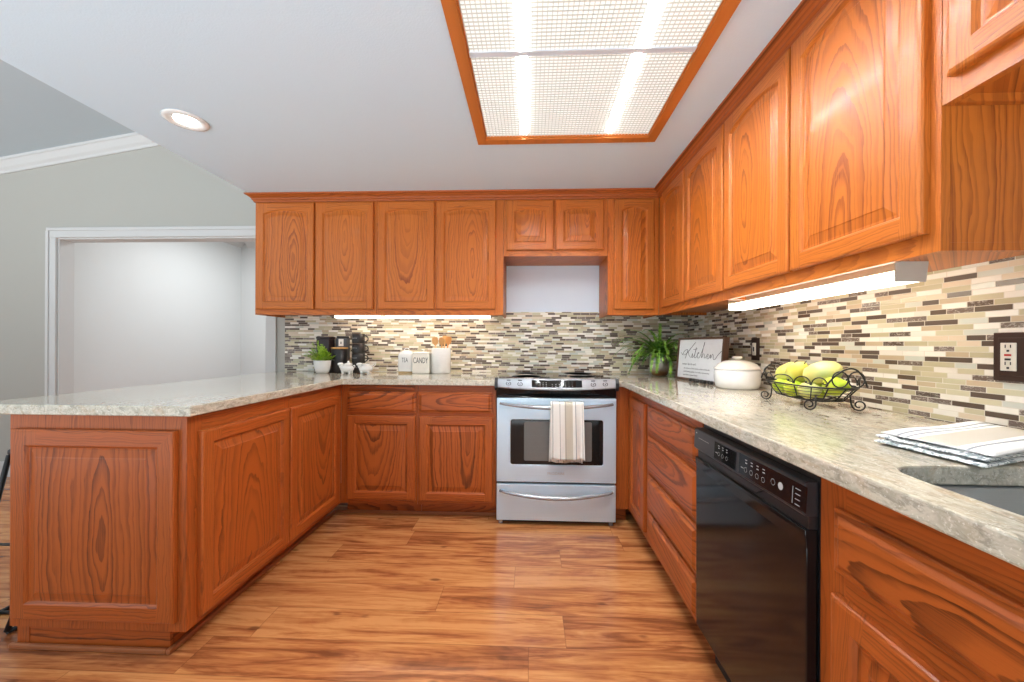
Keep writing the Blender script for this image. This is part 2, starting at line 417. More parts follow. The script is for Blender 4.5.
def text_obj(name, s, size, mat, parent, loc, rot, extrude=.0003, sx=1.0, label=None):
    cu = bpy.data.curves.new(name, 'FONT'); cu.body = s; cu.size = size; cu.extrude = extrude
    cu.align_x = 'CENTER'; cu.align_y = 'CENTER'
    tmp = bpy.data.objects.new('tmp', cu); COL.objects.link(tmp)
    dg = bpy.context.evaluated_depsgraph_get(); me = bpy.data.meshes.new_from_object(tmp.evaluated_get(dg))
    bpy.data.objects.remove(tmp)
    for v in me.vertices: v.co.x *= sx
    o = obj(name, me, mat, parent, loc); o.rotation_euler = rot
    if label: o['label'] = label
    return o
def smooth(o):
    for p in o.data.polygons: p.use_smooth = True
    return o
def bevel(o, w=.003, seg=2):
    m = o.modifiers.new('bevel', 'BEVEL'); m.width = w; m.segments = seg; m.limit_method = 'ANGLE'; m.angle_limit = .6
    return o

# ------------------------------------------------------------ room shell
XR = 1.082
def shell():
    def st(name, x0, x1, y0, y1, z0, z1, m): return struct(name, B().box(x0, x1, y0, y1, z0, z1), m)
    struct('floor', B().box(-6.4, 1.25, -3.75, 2.4, -.1, 0), FLOOR)
    st('ceiling', -2.205, 1.25, -3.9, .115, 2.226, 2.4, CEIL)
    st('ceiling_edge_drop', -2.205, -2.185, -3.9, -.001, 2.4, 3.2, CEIL)
    # vaulted dining ceiling, rising towards the kitchen
    def vz(x): return 2.655+.16*(x+4.66)
    b = B(); b.prism([(-6.4, vz(-6.4)), (-2.2, vz(-2.2)), (-2.2, vz(-2.2)+.1), (-6.4, vz(-6.4)+.1)], -5.6, .115, 'y'); struct('ceiling_vaulted', b, VAULT)
    # back wall with the cased opening to the hall
    ox0, ox1, oz = -4.142, -2.33, 2.018
    b = B(); b.box(-6.4, ox0, 0, .106, 0, 3.2); b.box(ox0, ox1, 0, .106, oz, 3.2); b.box(ox1, 1.25, 0, .106, 0, 3.2); struct('wall_back', b, WALL)
    st('wall_right', XR, XR+.12, -3.9, 0, 0, 2.226, WALL)
    st('wall_left', -6.4, -6.3, -1.6, 0, 0, 3.2, WALL)
    struct('wall_alcove', B().box(-.355, .381, -.0015, -.0003, 1.398, 1.767), ALC)  # thin panel laid over wall_back in a paler colour
    # casing of the opening
    b = B()
    cw = .085
    for x0, x1 in ((ox0-cw, ox0), (ox1, ox1+cw)): b.box(x0, x1, -.018, -.0005, 0, oz-.0005, 0, .003)
    b.box(ox0-cw, ox1+cw, -.018, -.0005, oz, oz+cw, 0, .003)
    b.box(ox0-cw+.012, ox1+cw-.012, -.026, -.0185, oz+cw-.03, oz+cw-.006); b.box(ox0-cw+.006, ox0-cw+.03, -.026, -.0185, 0, oz+cw-.031)
    struct('trim_1', b, TRIM)
    b = B(); b.box(ox0, ox0+.012, 0, .106, 0, oz-.0125); b.box(ox1-.012, ox1, 0, .106, 0, oz-.0125); b.box(ox0, ox1, 0, .106, oz-.012, oz); struct('trim_2', b, TRIM)
    # sloped crown at the dining ceiling
    prof = [(0, 0), (-.012, 0), (-.018, .02), (-.035, .035), (-.06, .075), (-.07, .08), (-.07, .1), (0, .1)]
    b = B(); n = len(prof)
    def ring(x): return [b.m.verts.new((x, y-.0005, vz(x)-.1+z)) for y, z in prof]
    r0, r1 = ring(-6.3), ring(-2.206)
    for i in range(n): b.m.faces.new([r0[i], r0[(i+1) % n], r1[(i+1) % n], r1[i]])
    b.m.faces.new(r0); b.m.faces.new(r1); struct('trim_3', b, TRIM)
    # baseboards
    struct('baseboard_back', B().box(-6.3, ox0-cw, -.014, -.0005, 0, .13, 0, .003), TRIM)
    # hall beyond
    st('wall_hall_left', -4.42, -4.3, .106, 2.36, 0, 2.6, HALL)
    st('wall_hall_end', -4.3, -2.1, 2.24, 2.36, 0, 2.6, HALL)
    st('wall_hall_right', -2.2, -2.1, .106, 2.24, 0, 2.6, HALL)
    st('ceiling_hall', -4.42, -2.1, .106, 2.36, 2.6, 2.66, HALL)
    b = B(); pr = [(0, 0), (.012, 0), (.03, .03), (.07, .07), (.085, .08), (.085, .1), (0, .1)]
    b.prism([(-4.3+x, 2.5+z) for x, z in pr], .11, 2.235, 'y'); struct('trim_4', b, TRIM)
    b = B(); b.prism([(2.24-x, 2.5+z) for x, z in pr], -4.21, -2.2, 'x'); struct('trim_5', b, TRIM)
    struct('baseboard_hall', B().box(-4.3, -4.288, .107, 2.24, 0, .12), TRIM)
shell()

# ------------------------------------------------------------ cabinet doors and carcasses
def door_bm(w, h, t=.02, s=.055, arch=0., kind='panel'):
    """local: x across (centred), z up (centred), front towards -y, back at y=0"""
    b = B(); bm = b.m
    N = 12
    def loop(i, y, sq, ar):
        """closed loop; outer loops have corner triplets"""
        x0, x1, z0, z1 = -w/2+i, w/2-i, -h/2+i, h/2-i
        pts = []
        q = sq
        def top(x): return z1-ar*min(1, (abs(x)/max(1e-6, (w/2-s)))**2) if ar else z1
        # bottom edge left->right
        if q:
            pts += [(x0, z0)]; pts += [(-w/2+s, z0)]
            pts += [(-w/2+s+(w-2*s)*k/N, z0) for k in range(1, N)]
            pts += [(w/2-s, z0), (x1, z0), (x1, -h/2+s), (x1, h/2-s), (x1, z1), (w/2-s, z1)]
            pts += [(w/2-s-(w-2*s)*k/N, z1) for k in range(1, N)]
            pts += [(-w/2+s, z1), (x0, z1), (x0, h/2-s), (x0, -h/2+s)]
        else:
            pts += [(x0, z0)]*2
            pts += [(x0+(x1-x0)*k/N, z0) for k in range(1, N)]
            pts += [(x1, z0)]*3
            pts += [(x1, top(x1))]*3
            pts += [(x1-(x1-x0)*k/N, top(x1-(x1-x0)*k/N)) for k in range(1, N)]
            pts += [(x0, top(x0))]*3
            pts += [(x0, z0)]
        return [bm.verts.new((x, -y, z)) for x, z in pts]
    A = arch
    if kind == 'panel':
        spec = [(0, 0, 1, 0), (0, t-.006, 1, 0), (.003, t-.002, 1, 0), (.009, t, 1, 0), (s-.006, t, 0, A), (s, t-.005, 0, A), (s+.003, t-.009, 0, A),
                (s+.01, t-.0095, 0, A), (s+.036, t-.003, 0, A), (s+.039, t-.001, 0, A)]
    else:
        spec = [(0, 0, 1, 0), (0, t-.011, 1, 0), (.003, t-.009, 1, 0), (.012, t-.008, 1, 0), (.02, t-.002, 1, 0), (.024, t, 1, 0)]
    loops = [loop(*sp) for sp in spec]
    n = len(loops[0])
    side = lambda k: 'B' if 1 <= k < 1+N else ('T' if N+5 <= k < N+5+N else 'S')
    for li, (a, c) in enumerate(zip(loops, loops[1:])):
        for k in range(n):
            vs = []
            for v in (a[k], a[(k+1) % n], c[(k+1) % n], c[k]):
                if all((v.co-u.co).length > 1e-7 for u in vs): vs.append(v)
            if len(vs) < 3: continue
            f = bm.faces.new(vs)
            if kind == 'panel':
                f.material_index = (0 if side(k) == 'S' else 1) if li < 6 else 2
            else: f.material_index = 3
    bmesh.ops.remove_doubles(bm, verts=bm.verts, dist=1e-6)
    # cap faces
    bm.edges.ensure_lookup_table()
    be = [e for e in bm.edges if e.is_boundary]
    r = bmesh.ops.holes_fill(bm, edges=be, sides=0)
    for f in r['faces']: f.material_index = 2 if kind == 'panel' else 3
    return b

def add_door(parent, x0, x1, z0, z1, mats, name='door', arch=0., kind='panel', s=.055, t=.02, label=None):
    b = door_bm(x1-x0, z1-z0, t, s, arch, kind)
    return obj(name, b, mats, parent, ((x0+x1)/2, -.0008, (z0+z1)/2), label=label)

def face_frame(parent, rects, mats, zc=0):
    """rects: (x0,x1,z0,z1,'v'/'h') boards 19 mm thick, front at y=0"""
    b = B()
    for x0, x1, z0, z1, o in rects: b.box(x0, x1, 0, .019, z0, z1, 0 if o == 'v' else 1)
    return obj('face_frame', b, mats[:2], parent)

def carcass(parent, x0, x1, depth, z0, z1, mats, open_top=False, toe=None, name='carcass', endx=None):
    b = B(); g = .0004
    y0 = .0195
    if open_top:
        b.box(x0+g, x0+.018, y0, depth, z0, z1); b.box(x1-.018, x1-g, y0, depth, z0, z1); b.box(x0+.0185, x1-.0185, y0, depth, z0, z0+.018); b.box(x0+.0185, x1-.0185, depth-.01, depth, z0+.0185, z1)
    else: b.box(x0+g, x1-g, y0, depth, z0, z1)
    return obj(name, b, mats[0], parent)

ZT, ZB = .913, .8764
ZC = ZB-.0006
def base_cab(label, loc, rotz, w, doors, frames, depth=.56, open_top=False, mats=None, toe_x=None):
    mats = mats or BASE
    r = thing('base_cabinet', label, 'cabinet', loc, rotz, 'oak base cabinets')
    carcass(r, 0, w, depth, .1, ZC, mats, open_top)
    face_frame(r, frames, mats)
    tx = toe_x or (0.0005, w-.0005)
    o = obj('toe_kick', B().box(tx[0], tx[1], .092, .106, .0, .0995), mats[3], r)
    for d in doors:
        nm, x0, x1, z0, z1 = d[:5]
        if nm == 'door': add_door(r, x0, x1, z0, z1, mats)
        else: add_door(r, x0, x1, z0, z1, mats, name=nm, kind='slab')
    return r

# back run, left of the range  (local x = world x - root x)
YF = -.619
def back_unit(x0, x1, doors, frames, label, **k):
    L = lambda r: [(d[0], d[1]-x0, d[2]-x0)+tuple(d[3:]) for d in r]
    F = [(a-x0, b-x0, c, d, o) for a, b, c, d, o in frames]
    return base_cab(label, (x0, YF, 0), 0, x1-x0, L(doors), F, **k)
u1 = back_unit(-1.3905, -.886, [('drawer_front', -1.345, -.895, .692, .831), ('door', -1.345, -.899, .13, .674)],
    [(-1.39, -1.33, .1, ZC, 'v'), (-.91, -.8865, .1, ZC, 'v'), (-1.33, -.91, .835, ZC, 'h'), (-1.33, -.91, .665, .7, 'h'), (-1.33, -.91, .1, .14, 'h')],
    'oak base cabinet in the inner corner below the potted plant, one drawer over a door')
b = B(); b.box(.06, .48, -.014, -.0005, .845, .864, 0, .002)
obj('breadboard', b, BASE[3], u1)
back_unit(-.885, -.3785, [('drawer_front', -.881, -.405, .692, .831), ('door', -.875, -.398, .13, .672)],
    [(-.8845, -.865, .1, ZC, 'v'), (-.42, -.379, .1, ZC, 'v'), (-.865, -.42, .82, ZC, 'h'), (-.865, -.42, .665, .7, 'h'), (-.865, -.42, .1, .14, 'h')],
    'oak base cabinet touching the left side of the steel range, below the white canisters')
# peninsula (faces +x): local x = world y
XL = -1.3914
def pen_unit(y0, y1, doors, frames, label, **k):
    return base_cab(label, (XL, y0, 0), PI/2, y1-y0, [(d[0], d[1]-y0, d[2]-y0)+tuple(d[3:]) for d in doors], [(a-y0, b-y0, c, d, o) for a, b, c, d, o in frames], depth=.668, **k)
pen_unit(-1.1725, -.6195, [('door', -1.166, -.672, .13, .81)],
    [(-1.172, -1.15, .1, ZC, 'v'), (-.69, -.62, .1, ZC, 'v'), (-1.15, -.69, .79, ZC, 'h'), (-1.15, -.69, .1, .15, 'h')],
    'oak peninsula cabinet with a single raised-panel door, the one next to the inner corner')
pe = pen_unit(-1.738, -1.1735, [('door', -1.693, -1.179, .125, .812)],
    [(-1.7375, -1.675, .1, ZC, 'v'), (-1.2, -1.174, .1, ZC, 'v'), (-1.675, -1.2, .79, ZC, 'h'), (-1.675, -1.2, .1, .15, 'h')],
    'oak end cabinet of the peninsula with a large raised panel facing the camera', toe_x=(.05, .564))
# end panel of the peninsula, faces -y (camera); in the local frame of pe: local x = world y+1.738, local y = -(world x - XL)
def pen_local(o):
    o.rotation_euler = (0, 0, -PI/2)
    return o
# applied frame + panel
def wl(x, y, z): return (y+1.738, -(x-XL), z)
ep = add_door(pe, 0, .612, 0, .685, BASE, name='end_panel', s=.062)
ep.location = wl(-1.729, -1.7388, .481); ep.rotation_euler = (0, 0, -PI/2)
bb = B(); bb.box(-.305, -.258, -.002, .012, -.481, -.382, 0); bb.box(-.258, .286, -.0, .012, -.481, -.382, 1)
skirt = obj('end_skirt', bb, [BASE[0], BASE[3]], pe); skirt.location = wl(-1.7665, -1.7055, .481); skirt.rotation_euler = (0, 0, -PI/2)

# right run (faces -x): local x = -(world y)
XF = .4633
def right_unit(y0, y1, doors, frames, label, **k):
    """y0 > y1; coordinates given as positive distances from the back wall"""
    return base_cab(label, (XF, -y0, 0), -PI/2, y1-y0, [(d[0], d[1]-y0, d[2]-y0)+tuple(d[3:]) for d in doors], [(a-y0, b-y0, c, d, o) for a, b, c, d, o in frames], depth=.6, **k)
cc = right_unit(.6195, 1.032, [('door', .70, 1.0, .14, .822)],
    [(.62, .715, .1, ZC, 'v'), (.985, 1.0315, .1, ZC, 'v'), (.715, .985, .8, ZC, 'h'), (.715, .985, .1, .155, 'h')],
    'oak corner cabinet with a narrow door, right beside the range')
# filler strip between range and corner (faces the camera)
f = B(); f.box(-.0415, .0415, 0, .019, .1-.489, ZC-.489)
fl = obj('filler_strip', f, BASE[0], cc); fl.location = (.0003, -.0425, .489); fl.rotation_euler = (0, 0, PI/2)
f = B(); f.box(-.0415, .0415, 0, .016, 0, .099); fl = obj('filler_toe_kick', f, BASE[3], cc); fl.location = (-.07, -.0425, 0); fl.rotation_euler = (0, 0, PI/2)
right_unit(1.033, 1.652, [('drawer_front', 1.052, 1.638, .69, .822), ('drawer_front', 1.052, 1.638, .485, .668), ('drawer_front', 1.052, 1.638, .29, .468), ('drawer_front', 1.052, 1.638, .125, .276)],
    [(1.0335, 1.07, .1, ZC, 'v'), (1.62, 1.6515, .1, ZC, 'v'), (1.07, 1.62, .8, ZC, 'h'), (1.07, 1.62, .655, .7, 'h'), (1.07, 1.62, .455, .5, 'h'), (1.07, 1.62, .265, .3, 'h'), (1.07, 1.62, .1, .14, 'h')],
    'oak cabinet with a stack of four drawers between the corner and the dishwasher')
right_unit(2.2135, 3.12, [('drawer_front', 2.263, 3.10, .685, .812), ('door', 2.263, 2.675, .13, .64), ('door', 2.682, 3.10, .13, .64)],
    [(2.214, 2.28, .1, ZC, 'v'), (3.08, 3.1195, .1, ZC, 'v'), (2.28, 3.08, .79, ZC, 'h'), (2.28, 3.08, .62, .7, 'h'), (2.28, 3.08, .1, .15, 'h')],
    'oak sink base cabinet with a false drawer front, nearest the camera on the right', open_top=True)

# shoe molding on the floor
def shoe(pts, nm, along):
    b = B()
    for (x0, y0, x1, y1) in pts: b.box(x0, x1, y0, y1, 0, .02, 0, .005)
    struct(nm, b, SHOE)
shoe([(-1.4832, -1.722, -1.466, -.541)], 'trim_6', 'y'); shoe([(-2.09, -1.722, -1.4835, -1.7085)], 'trim_7', 'x'); shoe([(-1.4655, -.541, -.379, -.5275)], 'trim_8', 'x')

# ------------------------------------------------------------ worktops
def worktop(name, poly, holes, label):
    b = B(); b.prism(poly, ZB, ZT, 'z', 0, holes)
    o = obj(name, b, QUARTZ); bevel(o, .004, 2); return tag(o, label, 'countertop')
worktop('countertop', [(-.3835, -.001), (-2.195, -.001), (-2.195, -1.70), (-2.14, -1.7588), (-1.3598, -1.7588), (-1.3598, -.6639), (-.3835, -.6639)], [],
    'cream speckled quartz worktop covering the peninsula and the counter left of the range')
def rrect(x0, x1, y0, y1, r, n=6):
    p = []
    for cx, cy, a0 in ((x1-r, y1-r, 0), (x0+r, y1-r, 90), (x0+r, y0+r, 180), (x1-r, y0+r, 270)):
        for k in range(n+1):
            a = math.radians(a0+90*k/n); p.append((cx+r*math.cos(a), cy+r*math.sin(a)))
    return p
sx0, sx1, sy0, sy1 = .494, .935, -3.02, -2.312
worktop('countertop', [(.3835, -.001), (XR-.001, -.001), (XR-.001, -3.12), (.4123, -3.12), (.4123, -.6639), (.3835, -.6639)], [rrect(sx0, sx1, sy0, sy1, .07)],
    'cream speckled quartz worktop right of the range with the sink cut into it')
r = thing('kitchen_sink', 'undermount stainless steel sink below the worktop cutout at the lower right', 'sink', (.715, -2.666, .67))
b = B(); o_, i_ = rrect(-.232, .232, -.365, .365, .08), rrect(-.215, .215, -.348, .348, .07)
loops = [(o_, ZB-.001-.67), (rrect(-.226, .226, -.36, .36, .08), ZB-.001-.67), (i_, ZB-.006-.67), (rrect(-.205, .205, -.338, .338, .06), .03), (rrect(-.18, .18, -.31, .31, .05), .006), (rrect(-.03, .03, -.03, .03, .02), .002)]
vs = [[b.m.verts.new((x, y, z)) for x, y in lp] for lp, z in loops]
for a, c in zip(vs, vs[1:]):
    for i in range(len(a)):
        b.m.faces.new([a[i], a[(i+1) % len(a)], c[(i+1) % len(a)], c[i]])
b.m.faces.new(vs[-1])
bs = smooth(obj('basin', b, SINKM, r)); sm = bs.modifiers.new('solid', 'SOLIDIFY'); sm.thickness = .0015; sm.offset = -1
obj('drain', B().lathe([(.04, .003), (.045, .006), (.03, .0055), (.02, .004)], 0, 0, .0005, 24), STEEL_D, r)

# ------------------------------------------------------------ backsplashes
def splash(name, L, z1, loc, rotz, label):
    b = B(); b.box(0, L, -.008, -.0006, ZT+.0005, z1)
    return tag(obj(name, b, TILE, loc=loc, rotz=rotz), label, 'backsplash')
splash('tile_backsplash', XR-.0005+2.173, 1.3975, (-2.173, 0, 0), 0, 'beige, cream and brown mosaic tile backsplash on the back wall behind the range')
splash('tile_backsplash', 3.85-.0085, 1.372, (XR, -.0085, 0), -PI/2, 'beige, cream and brown mosaic tile backsplash on the right wall behind the fruit basket')

# ------------------------------------------------------------ wall cabinets
ZU0, ZU1 = 1.348, 2.2252
def upper(label, loc, rotz, w, doors, frames, z0=ZU0, depth=.324, arch=.028, under=True, s=.055, endmat=0):
    r = thing('wall_cabinet', label, 'cabinet', (loc[0], loc[1], z0), rotz, 'oak wall cabinets')
    b = B(); zl = 0 if not under else .018
    b.box(.0004, w-.0004, .0195, depth, zl, ZU1-z0)
    if under:
        b.box(.0004, .014, .0195, depth, 0, zl-.0002); b.box(w-.014, w-.0004, .0195, depth, 0, zl-.0002)
    obj('carcass', b, OAKS[2], r)
    face_frame(r, [(a, b_, c-z0, d-z0, o) for a, b_, c, d, o in frames], OAKS)
    for x0, x1, za, zb in doors: add_door(r, x0, x1, za-z0, zb-z0, OAKS, arch=arch, s=s)
    return r
YU = -.3335
def bu(x0, x1, doors, label, z0=ZU0, stiles=(), zr=1.40, d0=1.388, **k):
    dd = [(a-x0, b-x0, d0, 2.163) for a, b in doors]
    fr = [(.0005, stiles[0], z0, ZU1, 'v'), (x1-x0-stiles[1], x1-x0-.0005, z0, ZU1, 'v'), (stiles[0], x1-x0-stiles[1], z0, zr, 'h'), (stiles[0], x1-x0-stiles[1], 2.15, ZU1, 'h')]
    if len(doors) > 1:
        m = (doors[0][1]+doors[1][0])/2-x0; fr.append((m-.025, m+.025, zr, 2.15, 'v'))
    return upper(label, (x0, YU), 0, x1-x0, dd, fr, z0, **k)
bu(-2.1835, -1.279, [(-2.163, -1.737), (-1.722, -1.297)], 'oak double-door wall cabinet at the left end of the row, beside the hall opening', stiles=(.035, .035))
bu(-1.278, -.357, [(-1.262, -.853), (-.835, -.411)], 'oak double-door wall cabinet over the white canisters, left of the range alcove', stiles=(.035, .07))
bu(-.356, .3815, [(-.334, .0), (.014, .352)], 'short oak wall cabinet with two small doors high above the range', z0=1.768, stiles=(.035, .045), zr=1.82, d0=1.808, under=False, arch=.022, s=.06)
bu(.3825, .7395, [(.425, .704)], 'narrow single-door oak wall cabinet between the range alcove and the corner', stiles=(.06, .05))
XU = .7417
def ru(y0, y1, doors, label, z0=ZU0, zr=1.40, d0=1.392, stiles=(.03, .03), d1=2.163, **k):
    dd = [(a-y0, b-y0, d0, d1) for a, b in doors]; w = y1-y0
    fr = [(.0005, stiles[0], z0, ZU1, 'v'), (w-stiles[1], w-.0005, z0, ZU1, 'v'), (stiles[0], w-stiles[1], z0, zr, 'h'), (stiles[0], w-stiles[1], 2.15, ZU1, 'h')]
    if len(doors) > 1:
        m = (doors[0][1]+doors[1][0])/2-y0; fr.append((m-.02, m+.02, zr, 2.15, 'v'))
    return upper(label, (XU, -y0), -PI/2, w, dd, fr, z0, **k)
ru(.334, 1.2585, [(.43, .803), (.818, 1.252)], 'oak double-door wall cabinet on the right wall, nearest the back corner', stiles=(.11, .03))
ru(1.2595, 2.181, [(1.268, 1.705), (1.717, 2.158)], 'oak double-door wall cabinet on the right wall, above the fruit basket', stiles=(.03, .05))
so = ru(2.182, 3.1, [(2.206, 2.64), (2.65, 3.08)], 'short oak wall cabinet over the sink at the upper right, seen from below', z0=1.666, zr=1.73, d0=1.713, stiles=(.04, .04), arch=0, under=True)

# crown along the wall cabinets
def crown():
    prof = [(0, 2.172), (-.008, 2.172), (-.010, 2.182), (-.018, 2.188), (-.020, 2.197), (-.038, 2.212), (-.05, 2.217), (-.052, 2.2255), (0, 2.2255)]
    b = B(); rings = []
    xe = -2.1842
    for k, (px, py, dx, dy) in enumerate([(xe, -.02, 1, 0), (xe, YU-.0008, 1, 1), (XU-.0008, YU-.0008, 1, 1), (XU-.0008, -3.1, 1, 0)]):
        ring = []
        for o, z in prof:
            ring.append(b.m.verts.new((px+o*dx, py+(o if dy else 0), z)))
        rings.append(ring)
    for a, c in zip(rings, rings[1:]):
        for i in range(len(a)):
            b.m.faces.new([a[i], a[(i+1) % len(a)], c[(i+1) % len(a)], c[i]])
    b.m.faces.new(rings[0]); b.m.faces.new(rings[-1])
    tag(obj('crown_molding', b, BASE[1]), 'stained oak crown molding running where the wall cabinets meet the ceiling', 'molding')
crown()

# ------------------------------------------------------------ lights of the room
def light_box():
    x0, x1, y1, L = -.445, .487, -1.024, 1.243
    cx, cy = (x0+x1)/2, y1-L/2; W2, L2 = (x1-x0)/2, L/2
    r = thing('ceiling_light_box', 'large oak framed fluorescent ceiling light with a white grid diffuser', 'ceiling light', (cx, cy, 2.2255))
    fw = .046
    b = B()
    def rail(pts):
        b.prism(pts, -.02, 0, 'z', 0)
    rail([(-W2, -L2), (W2, -L2), (W2-fw, -L2+fw), (-W2+fw, -L2+fw)]); rail([(-W2, L2), (-W2+fw, L2-fw), (W2-fw, L2-fw), (W2, L2)])
    for s in (-1, 1): b.prism([(s*W2, -L2), (s*(W2-fw), -L2+fw), (s*(W2-fw), L2-fw), (s*W2, L2)], -.02, 0, 'z', 0)
    for s in (-1, 1):
        b.box(s*(W2-fw), s*(W2-fw-.006), -L2+fw, L2-fw, -.012, 0); b.box(-W2+fw+.0061, W2-fw-.0061, s*(L2-fw), s*(L2-fw-.006), -.012, 0)
    o = obj('frame', b, LAMPWOOD, r); bevel(o, .003)
    fi = fw+.007
    obj('diffuser', B().box(-W2+fi, W2-fi, -L2+fi, L2-fi, -.003, -.0008), GLOW, r)
    for sx in (-1, 1): obj('tube', B().box(sx*.215-.017, sx*.215+.017, -L2+fi+.03, L2-fi-.03, -.0042, -.0032), GLOW_T, r)
    g = B(); p = .0165; n = int((2*W2-2*fi)/p)
    for i in range(n+1):
        x = -W2+fi+i*p; g.box(x, x+.0026, -L2+fi, L2-fi, -.0075, -.0044)
    n = int((2*L2-2*fi)/p)
    for i in range(n+1):
        y = -L2+fi+i*p; g.box(-W2+fi, W2-fi, y, y+.0026, -.0074, -.0043)
    obj('louver_grid', g, GRIDM, r, recalc=False)
    obj('center_bar', B().box(-W2+fi-.001, W2-fi+.001, -.012, .012, -.0125, -.0078), BARM, r)
light_box()
r = thing('recessed_light', 'round white recessed ceiling light, lit, near the ceiling edge', 'ceiling light', (-1.846, -1.261, 2.2255))
obj('trim_ring', B().lathe([(.092, -.0005), (.09, -.006), (.075, -.009), (.052, -.006), (.05, -.0008)], n=40), WHITE_C, r)
obj('lens', B().lathe([(.001, -.004), (.03, -.004), (.0495, -.003), (.0495, -.0008)], n=40), GLOW_R, r)
def uc(loc, rotz, L, label, h=.034):
    r = thing('under_cabinet_light', label, 'light', loc, rotz, 'under-cabinet lights')
    b = B(); b.prism([(0, 0), (0, -h*.45), (.004, -h*.45), (.078, -h*.45), (.082, 0)], .003, L-.003, 'x'); obj('housing', b, FIXT, r)
    b = B(); b.prism([(.0, -h*.45-.0004), (.001, -h*.9), (.008, -h), (.07, -h), (.078, -h*.9), (.078, -h*.45-.0004)], .003, L-.003, 'x'); obj('lens', b, GLOW_U, r)
    for x in (0, L-.0028):
        b = B(); b.prism([(-.002, 0), (-.002, -h-.001), (.078, -h-.001), (.084, 0)], x, x+.0028, 'x'); obj('end_cap', b, FIXG, r)
uc((.823, -1.12, 1.3655), -PI/2, .87, 'long lit fluorescent fixture under the right wall cabinets', .054)
uc((-1.66, -.20, 1.3655), 0, 1.2, 'lit fluorescent fixture under the back wall cabinets above the canisters', .03)

